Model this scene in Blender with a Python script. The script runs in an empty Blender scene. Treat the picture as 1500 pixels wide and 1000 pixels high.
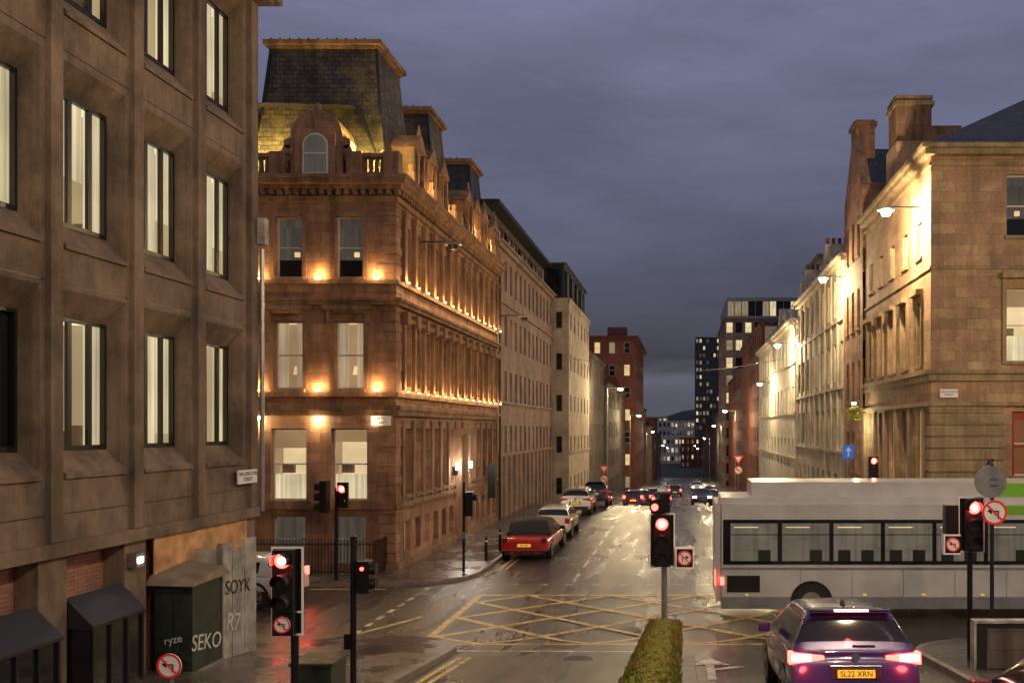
import bpy, math, random, bmesh
from mathutils import Vector
random.seed(7)
S=bpy.context.scene
S.view_settings.view_transform='Standard'; S.view_settings.look='None'; S.view_settings.exposure=0
CAMZ=5.2
# ---------------------------------------------------------------- materials
M={}
def new(name):
    m=bpy.data.materials.new(name); m.use_nodes=True
    nt=m.node_tree; b=nt.nodes['Principled BSDF']; M[name]=m
    return m,nt,b
def L(nt,a,b): nt.links.new(a,b)
def mixc(nt,fac,a,b,bt='MIX'):
    n=nt.nodes.new('ShaderNodeMix'); n.data_type='RGBA'; n.blend_type=bt
    for s,v in ((0,fac),(6,a),(7,b)):
        if hasattr(v,'is_linked'): L(nt,v,n.inputs[s])
        else: n.inputs[s].default_value = v if s==0 else (*v[:3],1)
    return n.outputs[2]
def ramp(nt,src,stops):
    r=nt.nodes.new('ShaderNodeValToRGB'); e=r.color_ramp.elements
    while len(e)<len(stops): e.new(0.5)
    for i,(p,c) in enumerate(stops):
        e[i].position=p
        e[i].color=(c,c,c,1) if not isinstance(c,tuple) else (*c,1)
    L(nt,src,r.inputs[0]); return r.outputs[0]
def noise(nt,vec,scale,detail=3,rough=.55,vs=None):
    if vs:
        mp=nt.nodes.new('ShaderNodeMapping'); mp.inputs['Scale'].default_value=vs; L(nt,vec,mp.inputs[0]); vec=mp.outputs[0]
    n=nt.nodes.new('ShaderNodeTexNoise'); n.inputs['Scale'].default_value=scale
    n.inputs['Detail'].default_value=min(detail,5); n.inputs['Roughness'].default_value=rough
    L(nt,vec,n.inputs['Vector']); return n.outputs[0]
def tc(nt): return nt.nodes.new('ShaderNodeTexCoord').outputs['Object']
def uvz(nt,co):
    s=nt.nodes.new('ShaderNodeSeparateXYZ'); L(nt,co,s.inputs[0])
    a=nt.nodes.new('ShaderNodeMath'); a.operation='ADD'; L(nt,s.outputs[0],a.inputs[0]); L(nt,s.outputs[1],a.inputs[1])
    c=nt.nodes.new('ShaderNodeCombineXYZ'); L(nt,a.outputs[0],c.inputs[0]); L(nt,s.outputs[2],c.inputs[1]); return c.outputs[0]
def bump(nt,b,h,st=.3,dist=.02):
    n=nt.nodes.new('ShaderNodeBump'); n.inputs['Strength'].default_value=st; n.inputs['Distance'].default_value=dist
    L(nt,h,n.inputs['Height']); L(nt,n.outputs[0],b.inputs['Normal'])
def plain(name,c,rough=.6,metal=0,em=None,es=0,coat=0,var=.0,vscale=3):
    m,nt,b=new(name)
    b.inputs['Base Color'].default_value=(*c,1); b.inputs['Roughness'].default_value=rough; b.inputs['Metallic'].default_value=metal
    if coat: b.inputs['Coat Weight'].default_value=coat; b.inputs['Coat Roughness'].default_value=.05
    if em: b.inputs['Emission Color'].default_value=(*em,1); b.inputs['Emission Strength'].default_value=es
    if var:
        n=noise(nt,tc(nt),vscale,5); L(nt,mixc(nt,ramp(nt,n,[(.3,0),(.7,1)]),tuple(x*(1-var) for x in c),tuple(min(1,x*(1+var)) for x in c)),b.inputs['Base Color'])
    return m
def stone(name,c1,c2,bw=.7,bh=.32,ms=.012,mort=.55,rough=.85,stain=.55,bst=.35,patch=None):
    m,nt,b=new(name); co=tc(nt); uv=uvz(nt,co)
    br=nt.nodes.new('ShaderNodeTexBrick'); L(nt,uv,br.inputs['Vector'])
    br.inputs['Scale'].default_value=1; br.inputs['Brick Width'].default_value=bw; br.inputs['Row Height'].default_value=bh
    br.inputs['Mortar Size'].default_value=ms; br.inputs['Mortar Smooth'].default_value=.3; br.inputs['Bias'].default_value=-.1
    br.inputs['Color1'].default_value=(*c1,1); br.inputs['Color2'].default_value=(*c2,1)
    br.inputs['Mortar'].default_value=(*[x*mort for x in c1],1)
    n1=noise(nt,co,.7,5,.65); n2=noise(nt,co,1.2,4,.6,(2.2,2.2,.35)); n3=noise(nt,co,14,3)
    col=br.outputs[0]
    if patch:
        col=mixc(nt,ramp(nt,noise(nt,uv,1.3,2,.5,(1,1.6,1)),[(.5,0),(.6,.7)]),col,patch)
    col=mixc(nt,1,col,ramp(nt,n1,[(.3,.62),(.65,1.1)]),'MULTIPLY')
    col=mixc(nt,stain,col,ramp(nt,n2,[(.36,.38),(.6,1.05)]),'MULTIPLY')
    col=mixc(nt,.6,col,ramp(nt,n3,[(.3,.7),(.7,1.1)]),'MULTIPLY')
    L(nt,col,b.inputs['Base Color']); b.inputs['Roughness'].default_value=rough
    h=mixc(nt,.25,br.outputs[1],n3)
    inv=nt.nodes.new('ShaderNodeInvert'); L(nt,h,inv.inputs[1]); bump(nt,b,inv.outputs[0],bst,.03)
    return m
stone('sandstone_hotel',(.46,.25,.14),(.25,.13,.075),.8,.36,patch=(.36,.18,.12),stain=.6)
stone('sandstone_trim',(.34,.19,.105),(.28,.155,.085),1.6,.9,.006,stain=.8)
stone('sandstone_yellow',(.52,.35,.20),(.34,.215,.125),.85,.38,stain=.35,patch=(.44,.24,.165))
stone('sandstone_band',(.42,.31,.18),(.36,.26,.15),1.8,.45,.010,stain=.6)
stone('stone_pink',(.38,.26,.20),(.33,.22,.17),1.1,.5,.008,stain=.3)
stone('stone_pale',(.52,.44,.32),(.46,.38,.28),1.3,.62,.008,stain=.2)
stone('stone_cream',(.62,.55,.42),(.58,.5,.38),3,1.2,.003,stain=.45,bst=.1)
stone('stone_white',(.72,.68,.56),(.68,.63,.5),3,1.2,.003,stain=.35,bst=.1)
stone('brick_red',(.25,.08,.05),(.19,.06,.04),.5,.18,.012,stain=.4)
stone('stone_dark',(.15,.12,.1),(.11,.09,.08),.7,.35,stain=.5)
stone('brick_pink',(.5,.25,.2),(.42,.2,.16),.22,.07,.008,stain=.2)
stone('slate',(.065,.06,.06),(.03,.028,.03),.28,.16,.014,.3,rough=.5,stain=.5,bst=1)
stone('slate_mossy',(.16,.125,.07),(.05,.042,.032),.3,.17,.018,.25,rough=.6,stain=.8,bst=1,patch=(.17,.13,.05))
m,nt,b=new('concrete'); co=tc(nt)
n1=noise(nt,co,1.3,5,.7); n2=noise(nt,co,.8,5,.65,(1.2,1.2,.8)); n3=noise(nt,co,50,3); n4=noise(nt,co,1.2,5,.7,(3,3,.3))
col=mixc(nt,ramp(nt,n1,[(.3,0),(.7,1)]),(.155,.108,.078),(.255,.182,.132))
col=mixc(nt,.85,col,ramp(nt,n2,[(.36,.42),(.58,1.12)]),'MULTIPLY'); col=mixc(nt,.4,col,ramp(nt,n4,[(.4,.5),(.55,1.05)]),'MULTIPLY'); col=mixc(nt,.35,col,ramp(nt,n3,[(.3,.65),(.7,1.2)]),'MULTIPLY')
L(nt,col,b.inputs['Base Color']); b.inputs['Roughness'].default_value=.85; bump(nt,b,n3,.3,.008)
def asph(name,c1,c2,lo,hi):
    m,nt,b=new(name); co=tc(nt)
    n1=noise(nt,co,.3,5,.6); n2=noise(nt,co,60,3); n3=noise(nt,co,.45,4,.55,(1.7,.3,1)); n4=noise(nt,co,3,4,.6)
    col=mixc(nt,ramp(nt,n1,[(.3,0),(.7,1)]),c1,c2); col=mixc(nt,.75,col,ramp(nt,n2,[(.3,.4),(.7,1.5)]),'MULTIPLY'); col=mixc(nt,.4,col,ramp(nt,n4,[(.35,.55),(.65,1.15)]),'MULTIPLY')
    L(nt,col,b.inputs['Base Color']); L(nt,ramp(nt,n3,[(.35,lo),(.65,hi)]),b.inputs['Roughness']); bump(nt,b,n2,.7,.012)
asph('asphalt_wet',(.028,.024,.021),(.058,.048,.04),.19,.40); asph('asphalt_patch',(.022,.019,.018),(.04,.034,.03),.24,.42)
m,nt,b=new('paving_wet'); co=tc(nt)
br=nt.nodes.new('ShaderNodeTexBrick'); L(nt,co,br.inputs['Vector']); br.inputs['Scale'].default_value=1
br.inputs['Brick Width'].default_value=.9; br.inputs['Row Height'].default_value=.6; br.inputs['Mortar Size'].default_value=.012
br.inputs['Color1'].default_value=(.13,.105,.088,1); br.inputs['Color2'].default_value=(.085,.07,.06,1); br.inputs['Mortar'].default_value=(.03,.028,.025,1)
n1=noise(nt,co,.5,5); n3=noise(nt,co,.7,4)
L(nt,mixc(nt,.8,br.outputs[0],ramp(nt,n1,[(.35,.55),(.65,1.1)]),'MULTIPLY'),b.inputs['Base Color'])
L(nt,ramp(nt,n3,[(.38,.14),(.62,.4)]),b.inputs['Roughness']); bump(nt,b,noise(nt,co,25,3),.35,.01)
plain('kerb_stone',(.19,.165,.14),.5,var=.3)
plain('earth',(.05,.055,.04),.9,var=.4,vscale=.02)
plain('hill_green',(.016,.021,.022),.95,var=.4,vscale=.01)
def paintm(name,c,lo=.36,hi=.5):
    m,nt,b=new(name); co=tc(nt); n=noise(nt,co,4,5,.75)
    L(nt,mixc(nt,ramp(nt,n,[(lo,0),(hi,1)]),(.07,.06,.05),c),b.inputs['Base Color']); b.inputs['Roughness'].default_value=.45
paintm('paint_yellow',(.64,.44,.13)); paintm('paint_white',(.6,.58,.52),.38,.52)
plain('frame_black',(.012,.011,.01),.35); plain('frame_white',(.6,.57,.5),.5); plain('metal_dark',(.03,.03,.032),.45,.4)
plain('black_gloss',(.008,.008,.009),.3); plain('metal_grey',(.3,.3,.3),.4,.7,var=.2); plain('rubber',(.015,.015,.015),.8)
plain('white_board',(.8,.8,.78),.5); plain('grey_back',(.22,.22,.23),.5,.3,var=.2)
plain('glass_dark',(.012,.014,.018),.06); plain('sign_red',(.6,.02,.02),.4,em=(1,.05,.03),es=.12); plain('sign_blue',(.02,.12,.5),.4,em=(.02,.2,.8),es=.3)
plain('green_cab',(.02,.03,.022),.45,var=.5,vscale=5); plain('cardboard',(.2,.15,.1),.9,var=.3); plain('panel_grey',(.34,.32,.29),.7,var=.45,vscale=3)
plain('panel_orange',(.55,.3,.14),.7,var=.45,vscale=3); plain('graffiti_white',(.6,.6,.6),.6)
plain('lens_off',(.02,.02,.02),.3); plain('red_lit',(.5,.01,.01),.4,em=(1,.05,.035),es=12); plain('red_core',(.9,.2,.15),.4,em=(1,.42,.34),es=30)
plain('lamp_warm',(1,.9,.7),.5,em=(1,.85,.55),es=90); plain('lamp_uplight',(1,.8,.5),.5,em=(1,.62,.22),es=14); plain('lamp_cool',(1,1,1),.5,em=(1,.95,.85),es=30)
plain('headlamp',(1,1,1),.3,em=(1,.9,.75),es=8)
plain('plate_yellow',(.7,.5,.04),.5,em=(1,.65,.05),es=.45); plain('text_black',(.01,.01,.01),.6)
plain('bus_white',(.5,.49,.48),.3,coat=.4,var=.15,vscale=1.2); plain('bus_green',(.16,.4,.03),.35,coat=.4); plain('bus_grey',(.2,.2,.21),.4,var=.2)
plain('chrome',(.7,.7,.7),.15,1); plain('soft_top',(.012,.012,.013),.85); plain('red_frame',(.3,.02,.02),.4)
m,nt,b=new('moss'); co=tc(nt); n=noise(nt,co,18,5,.7); n2=noise(nt,co,3,4)
c=mixc(nt,ramp(nt,n,[(.35,0),(.65,1)]),(.05,.065,.008),(.30,.30,.03)); c=mixc(nt,ramp(nt,n2,[(.48,0),(.66,1)]),c,(.26,.13,.03))
L(nt,c,b.inputs['Base Color']); b.inputs['Roughness'].default_value=.95; bump(nt,b,n,1,.06)
def lit(name,c,st,kind='plain',rough=.12):
    m,nt,b=new(name); co=tc(nt); uv=uvz(nt,co)
    b.inputs['Base Color'].default_value=(.02,.02,.02,1); b.inputs['Roughness'].default_value=rough
    n=noise(nt,uv,.6,2,.5); f=ramp(nt,n,[(.3,.72),(.68,1.08)])
    if kind=='curtain':
        n2=noise(nt,uv,7,2,.5,(1,.03,1)); f=mixc(nt,.8,f,ramp(nt,n2,[(.3,.45),(.7,1.1)]),'MULTIPLY')
    if kind=='blind':
        n2=noise(nt,uv,2.0,2,.5,(3,.12,1)); f=mixc(nt,.45,f,ramp(nt,n2,[(.38,.45),(.5,.95),(.7,1.1)]),'MULTIPLY')
        n4=noise(nt,uv,1.6,3,.6,(1,2.2,1)); f=mixc(nt,.35,f,ramp(nt,n4,[(.35,.4),(.5,1)]),'MULTIPLY')
    L(nt,mixc(nt,1,f,c,'MULTIPLY'),b.inputs['Emission Color']); b.inputs['Emission Strength'].default_value=st
lit('lit_office',(1,.80,.44),.92,'blind'); lit('lit_office_dim',(.75,.6,.36),.4,'blind'); lit('lit_curtain',(1,.72,.44),.45,'curtain'); lit('lit_hotel',(1,.74,.40),.9)
lit('lit_blind',(1,.83,.50),.82,'curtain'); lit('lit_wall',(.9,.66,.34),.45); lit('lit_ceiling',(1,.88,.6),1.3); lit('lit_tan',(.85,.52,.25),.4)
lit('lit_warm',(1,.66,.30),.9); lit('lit_white',(1,.93,.72),1.0,'blind'); lit('lit_dim',(.6,.5,.38),.13,'curtain'); lit('lit_red',(1,.35,.12),.16)
lit('bus_interior',(.9,.75,.55),.16,'blind')
def paint(name,c,rough=.25): plain(name,c,rough,.2,coat=1)
paint('car_red',(.55,.015,.018)); paint('car_white',(.7,.69,.66)); paint('car_cream',(.6,.56,.42)); paint('car_dark',(.02,.02,.024)); paint('car_blue',(.03,.02,.13)); paint('car_maroon',(.13,.02,.02))
plain('bumper',(.02,.02,.022),.6)
# ---------------------------------------------------------------- builder
class B:
    def __init__(s,name): s.name=name; s.p={}
    def part(s,pn,mt):
        k=(pn,mt)
        if k not in s.p: s.p[k]=([],[])
        return s.p[k]
    def poly(s,pn,mt,pts):
        v,f=s.part(pn,mt); o=len(v); v.extend([tuple(p) for p in pts]); f.append(tuple(range(o,o+len(pts))))
    def box(s,pn,mt,x0,x1,y0,y1,z0,z1):
        s.hexa(pn,mt,[(x0,y0,z0),(x1,y0,z0),(x1,y1,z0),(x0,y1,z0),(x0,y0,z1),(x1,y0,z1),(x1,y1,z1),(x0,y1,z1)])
    def hexa(s,pn,mt,c):
        v,f=s.part(pn,mt); o=len(v); v.extend(c)
        for q in ((0,3,2,1),(4,5,6,7),(0,1,5,4),(1,2,6,5),(2,3,7,6),(3,0,4,7)): f.append(tuple(o+i for i in q))
    def fbox(s,pn,mt,F,u0,u1,z0,z1,d0,d1):
        s.hexa(pn,mt,[F(u0,z0,d0),F(u1,z0,d0),F(u1,z0,d1),F(u0,z0,d1),F(u0,z1,d0),F(u1,z1,d0),F(u1,z1,d1),F(u0,z1,d1)])
    def cyl(s,pn,mt,c,r,h,axis='z',n=16,r2=None,caps=True):
        r2=r if r2 is None else r2
        def P(a,rr,t):
            ca,sa=math.cos(a)*rr,math.sin(a)*rr
            if axis=='z': return (c[0]+ca,c[1]+sa,c[2]+t)
            if axis=='y': return (c[0]+ca,c[1]+t,c[2]+sa)
            return (c[0]+t,c[1]+ca,c[2]+sa)
        v,f=s.part(pn,mt); o=len(v)
        for i in range(n):
            a=2*math.pi*i/n; v.append(P(a,r,0)); v.append(P(a,r2,h))
        for i in range(n):
            j=(i+1)%n; f.append((o+2*i,o+2*j,o+2*j+1,o+2*i+1))
        if caps: f.append(tuple(o+2*i for i in range(n))); f.append(tuple(o+2*i+1 for i in range(n)))
    def done(s,bevel=0,smooth=(),loc=(0,0,0),rot=0):
        e=bpy.data.objects.new(s.name,None); S.collection.objects.link(e); e.empty_display_size=.2
        for (pn,mt),(v,f) in s.p.items():
            me=bpy.data.meshes.new(pn); me.from_pydata(v,[],f); me.materials.append(M[mt]); me.validate()
            o=bpy.data.objects.new(pn,me); S.collection.objects.link(o); o.parent=e
            if bevel:
                md=o.modifiers.new('b','BEVEL'); md.width=bevel; md.segments=2; md.limit_method='ANGLE'
        e.location=loc; e.rotation_euler[2]=rot
        return e
def Ff(y0): return lambda u,z,d:(u,y0+d,z)       # faces -Y
def Fl(x0): return lambda u,z,d:(x0-d,u,z)       # faces +X
def Fr(x0): return lambda u,z,d:(x0+d,u,z)       # faces -X
def text(parent,s,loc,size,mt,rot=(math.pi/2,0,0),align='CENTER'):
    cu=bpy.data.curves.new('lettering','FONT'); cu.body=s; cu.size=size; cu.align_x=align; cu.align_y='CENTER'; cu.extrude=.002
    cu.materials.append(M[mt]); o=bpy.data.objects.new('lettering',cu); S.collection.objects.link(o); o.location=loc; o.rotation_euler=rot; o.parent=parent; return o
def room(b,F,a,c,lo,hi,d0,dep,back,wall='lit_wall',ceil='lit_ceiling'):
    """shallow lit room behind a window opening"""
    d1=d0+dep
    b.poly('interiors',back,[F(a-.1,lo,d1),F(c+.1,lo,d1),F(c+.1,hi,d1),F(a-.1,hi,d1)])
    for u in(a,c): b.poly('interiors',wall,[F(u,lo,d0),F(u,lo,d1),F(u,hi,d1),F(u,hi,d0)])
    b.poly('interiors',ceil,[F(a,hi,d0),F(c,hi,d0),F(c,hi,d1),F(a,hi,d1)]); b.poly('interiors',wall,[F(a,lo,d0),F(c,lo,d0),F(c,lo,d1),F(a,lo,d1)])
def facade(b,F,u0,u1,z0,z1,wins,wall,depth=.25,fr='frame_white',sill=True,bars=(1,1),silmat=None,fw=.05):
    us=sorted(set([u0,u1]+[w[0] for w in wins]+[w[1] for w in wins])); zs=sorted(set([z0,z1]+[w[2] for w in wins]+[w[3] for w in wins]))
    for i in range(len(us)-1):
        for j in range(len(zs)-1):
            cu,cz=(us[i]+us[i+1])/2,(zs[j]+zs[j+1])/2
            if any(w[0]<cu<w[1] and w[2]<cz<w[3] for w in wins): continue
            b.poly('walls',wall,[F(us[i],zs[j],0),F(us[i+1],zs[j],0),F(us[i+1],zs[j+1],0),F(us[i],zs[j+1],0)])
    for w in wins:
        a,c,lo,hi,g=w[:5]; D=depth
        for q in (((a,lo),(a,hi)),((c,lo),(c,hi)),((a,hi),(c,hi)),((a,lo),(c,lo))):
            (p,z),(p2,z2)=q; b.poly('reveals',wall,[F(p,z,0),F(p2,z2,0),F(p2,z2,D+.02),F(p,z,D+.02)])
        if g=='room_hotel':
            room(b,F,a,c,lo,hi,D+.0,.7,'lit_hotel','lit_tan','lit_ceiling')
            b.fbox('blinds','lit_tan',F,a,c,hi-(hi-lo)*random.uniform(.18,.3),hi,D+.02,D+.03); b.fbox('blinds','lit_blind',F,a,c,lo,lo+(hi-lo)*.36,D+.02,D+.03)
            b.fbox('furniture','cardboard',F,a+.1,a+.5,lo+.95,lo+1.25,D+.4,D+.6)
        elif g=='room_curtain':
            room(b,F,a,c,lo,hi,D+.0,.7,'lit_tan','lit_tan','lit_warm'); q=(c-a)
            b.fbox('curtains','lit_curtain',F,a,a+q*.36,lo,hi,D+.03,D+.07); b.fbox('curtains','lit_curtain',F,c-q*.34,c,lo,hi,D+.03,D+.07)
            b.cyl('table_lamp','lit_warm',F((a+c)/2,lo+.55,D+.4),.14,.3,n=10,r2=.08)
        elif g=='room_dark':
            room(b,F,a,c,lo,hi,D+.05,.7,'lit_dim','lit_dim','lit_tan'); b.poly('window_glass','glass_dark',[F(a,lo,D),F(c,lo,D),F(c,lo+(hi-lo)*.3,D),F(a,lo+(hi-lo)*.3,D)])
            b.fbox('blinds','lit_dim',F,a,c,hi-.35,hi,D+.02,D+.03); b.fbox('table_lamp','lit_warm',F,(a+c)/2-.05,(a+c)/2+.12,(lo+hi)/2-.25,(lo+hi)/2-.08,D+.3,D+.4)
        else: b.poly('window_glass',g,[F(a,lo,D),F(c,lo,D),F(c,hi,D),F(a,hi,D)])
        if fr:
            f2=fw
            b.fbox('window_frames',fr,F,a,a+f2,lo,hi,D-.07,D-.005); b.fbox('window_frames',fr,F,c-f2,c,lo,hi,D-.07,D-.005)
            b.fbox('window_frames',fr,F,a+f2,c-f2,hi-f2,hi,D-.07,D-.005); b.fbox('window_frames',fr,F,a+f2,c-f2,lo,lo+f2,D-.07,D-.005)
            for k in range(1,bars[0]+1 if len(w)<6 else w[5]+1):
                n=(bars[0] if len(w)<6 else w[5]); u=a+(c-a)*k/(n+1); b.fbox('window_frames',fr,F,u-f2*.5,u+f2*.5,lo+f2,hi-f2,D-.055,D-.004)
            for k in range(1,bars[1]+1):
                z=lo+(hi-lo)*k/(bars[1]+1); b.fbox('window_frames',fr,F,a+f2,c-f2,z-f2*.5,z+f2*.5,D-.05,D-.003)
        if sill: b.fbox('sills',silmat or wall,F,a-.08,c+.08,lo-.12,lo-.003,-.09,D*.6)
def light(name,loc,power,col,r=.06,typ='POINT',rot=None,size=None,spot=None):
    l=bpy.data.lights.new(name,typ); l.energy=power; l.color=col
    if typ=='POINT': l.shadow_soft_size=r
    o=bpy.data.objects.new(name,l); S.collection.objects.link(o); o.location=loc
    if rot: o.rotation_euler=rot
    return o
# ---------------------------------------------------------------- ground
def gz(y):
    if y<21: return min((21-y)*.113,2.9)
    if y<57.5: return 0
    if y<80: return -(y-57.5)*.1
    if y<300: return -2.25-(y-80)*.045
    return -12.15
YS=[-40,-5]+[i for i in range(0,21,2)]+[20.5,21,21.5,22,25,27,28,29,30,40,50,56,57.5,59,62,66,70,75,80,90,120,160,220,300,700,1400]
def sheet(name,mt,xa,xb,ys,off,kerb=None):
    v=[];f=[]
    for y in ys: v+= [(xa,y,gz(y)+off),(xb,y,gz(y)+off)]
    for i in range(len(ys)-1): f.append((2*i,2*i+1,2*i+3,2*i+2))
    me=bpy.data.meshes.new(name); me.from_pydata(v,[],f); me.materials.append(M[mt]); o=bpy.data.objects.new(name,me); S.collection.objects.link(o)
    return o
sheet('ground','earth',-1500,1500,YS,-.02)
sheet('road','asphalt_wet',-9,8,YS[:-2],0)
sheet('road','asphalt_wet',-80,-9,[19,20,20.5,21,25,30],0); sheet('road','asphalt_wet',8,80,[19,20,20.5,21,25,30],0)
def pave(ys,edge,sgn,far,ends=()):
    b=B('pavement'); H=.12
    for i in range(len(ys)-1):
        y0,y1=ys[i],ys[i+1]; e0,e1=edge(y0),edge(y1); z0,z1=gz(y0)+H,gz(y1)+H; k=.14*sgn
        b.poly('paving','paving_wet',[(e0+k,y0,z0),(e1+k,y1,z1),(far,y1,z1),(far,y0,z0)])
        b.poly('kerb','kerb_stone',[(e0,y0,z0+.002),(e1,y1,z1+.002),(e1+k,y1,z1+.002),(e0+k,y0,z0+.002)])
        b.poly('kerb','kerb_stone',[(e0,y0,z0+.002),(e1,y1,z1+.002),(e1,y1,z1-H-.01),(e0,y0,z0-H-.01)])
    for y in ends:
        e=edge(y); b.poly('kerb','kerb_stone',[(e,y,gz(y)+H),(far,y,gz(y)+H),(far,y,gz(y)-.01),(e,y,gz(y)-.01)])
    b.done()
def corner(kx,sgn,yc,r,dirn):
    def e(y):
        t=(y-yc)*dirn
        if t<=0: return kx
        t=min(t,r); return kx+sgn*(r-math.sqrt(max(0,r*r-t*t)))
    return e
ra=[i*.25 for i in range(0,11)]
pave([-20,-5]+list(range(0,19,2))+[18.6+x for x in ra],corner(-5.0,-1,18.6,2.5,1),-1,-80,(21.1,))
pave([-20,-5]+list(range(0,19,2))+[18.0+x for x in ra],corner(5.0,1,18.0,2.5,1),1,80,(20.5,))
farys=[y for y in YS if 31<y<=300]
pave([28+x for x in ra]+farys,corner(-7.2,-1,30.5,2.5,-1),-1,-80,(28,))
pave([28+x for x in ra]+farys,corner(6.4,1,30.5,2.5,-1),1,80,(28,))
def mark(b,mt,p0,p1,w,off=.006,n=None):
    (x0,y0),(x1,y1)=p0,p1; d=math.hypot(x1-x0,y1-y0); nx,ny=-(y1-y0)/d*w/2,(x1-x0)/d*w/2; n=n or max(1,int(d/.5))
    for i in range(n):
        a,c=i/n,(i+1)/n; ax,ay,cx,cy=x0+(x1-x0)*a,y0+(y1-y0)*a,x0+(x1-x0)*c,y0+(y1-y0)*c
        b.poly('paint',mt,[(x,y,gz(y)+off) for x,y in ((ax+nx,ay+ny),(cx+nx,cy+ny),(cx-nx,cy-ny),(ax-nx,ay-ny))])
b=B('yellow_box_junction_marking'); X0,X1,Y0,Y1=-6.3,4.5,20.2,26.6
for p,q in (((X0,Y0),(X1,Y0)),((X0,Y1),(X1,Y1)),((X0,Y0),(X0,Y1)),((X1,Y0),(X1,Y1))): mark(b,'paint_yellow',p,q,.2,.006)
def clip(c,s):
    pts=[]
    for x in (X0,X1):
        y=s*x+c
        if Y0<=y<=Y1: pts.append((x,y))
    for y in (Y0,Y1):
        x=(y-c)/s
        if X0<x<X1: pts.append((x,y))
    return pts[:2] if len(pts)>=2 else None
for sl,off in ((.8,.010),(-.8,.014)):
    for k in range(-10,12):
        c=(Y0+Y1)/2+k*2.1-sl*(X0+X1)/2
        pp=clip(c,sl)
        if pp and math.dist(*pp)>.4: mark(b,'paint_yellow',pp[0],pp[1],.17,off)
b.done()
b=B('lane_marking')
for y in range(29,56,3): mark(b,'paint_white',(-3.7,y),(-3.7,y+1.6),.12)
for y in range(60,200,6): mark(b,'paint_white',(-.5,y),(-.5,y+3),.12)
mark(b,'paint_white',(-7.0,19.2),(-.6,19.0),.14)
for i in range(14): mark(b,'paint_white',(-6.6+i*.9,28.4),(-6.3+i*.9,28.4),.12)
for i in range(9): mark(b,'paint_white',(-8.3,20.7+i*.85),(-8.3,21.1+i*.85),.14)
for dx in (0,.22): mark(b,'paint_yellow',(-6.75+dx,31.5),(-6.75+dx,57),.09); mark(b,'paint_yellow',(-4.75+dx,2),(-4.75+dx,18.2),.09)
mark(b,'paint_yellow',(-8.6,20.9),(-7.2,23.5),.14); mark(b,'paint_yellow',(-30,27.6),(-9.6,27.6),.09)
mark(b,'paint_white',(2.0,18.6),(4.8,18.6),.2)
mark(b,'paint_white',(.55,15.6),(.55,17.2),.16); b.poly('paint','paint_white',[(.15,17.2,gz(17.2)+.01),(.95,17.2,gz(17.2)+.01),(.55,18.1,gz(18.1)+.01)])
mark(b,'paint_white',(.55,16.6),(1.2,17.0),.16,.012)
b.done()
b=B('tarmac_repair_patch')
for (x0,x1,y0,y1) in((-4.6,-3.1,15.6,18.4),(-2.6,-1.5,29.5,48),(1,2.2,28.6,33),(-6.0,-5.2,22,26)):
    n=12
    for i in range(n): ya,yb=y0+(y1-y0)*i/n,y0+(y1-y0)*(i+1)/n; b.poly('patch','asphalt_patch',[(x0,ya,gz(ya)+.003),(x1,ya,gz(ya)+.003),(x1,yb,gz(yb)+.003),(x0,yb,gz(yb)+.003)])
b.done()
b=B('manhole_cover')
for cx,cy in ((-2.2,17.9),(-1.4,22.0),(-5.2,28.9)): b.cyl('cover','metal_dark',(cx,cy,gz(cy)-.035),.32,.045,n=24)
b.done()
v=[];f=[];n=60
for i in range(n+1):
    x=-900+i*30; h=20+7*math.sin(i*.23)+4*math.sin(i*.61+1)+2*math.sin(i*1.7)
    v+=[(x,1250,-14),(x,1450,h*.8),(x,1700,h*1.45)]
for i in range(n):
    for k in range(2): a=3*i+k; f.append((a,a+3,a+4,a+1))
me=bpy.data.meshes.new('hills'); me.from_pydata(v,[],f); me.materials.append(M['hill_green']); o=bpy.data.objects.new('hills',me); S.collection.objects.link(o)

# ---------------------------------------------------------------- concrete office building
b=B('concrete_office_building'); XF=-9.8; F=Fl(XF); YE=19.5; P=2.0; rows=[(4.86,6.98),(8.5,10.62),(12.2,14.3)]
cent=[18.25-P*k for k in range(9)]; HW=.76
holes=[(c-HW,c+HW,lo-.36,hi+.42) for c in cent for lo,hi in rows]
us=sorted(set([YE,cent[-1]-1.2]+[h[0] for h in holes]+[h[1] for h in holes])); zs=sorted(set([3.35,15.0]+[h[2] for h in holes]+[h[3] for h in holes]))
for i in range(len(us)-1):
    for j in range(len(zs)-1):
        cu,cz=(us[i]+us[i+1])/2,(zs[j]+zs[j+1])/2
        if any(h[0]<cu<h[1] and h[2]<cz<h[3] for h in holes): continue
        b.poly('walls','concrete',[F(us[i],zs[j],0),F(us[i+1],zs[j],0),F(us[i+1],zs[j+1],0),F(us[i],zs[j+1],0)])
D=.3
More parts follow.
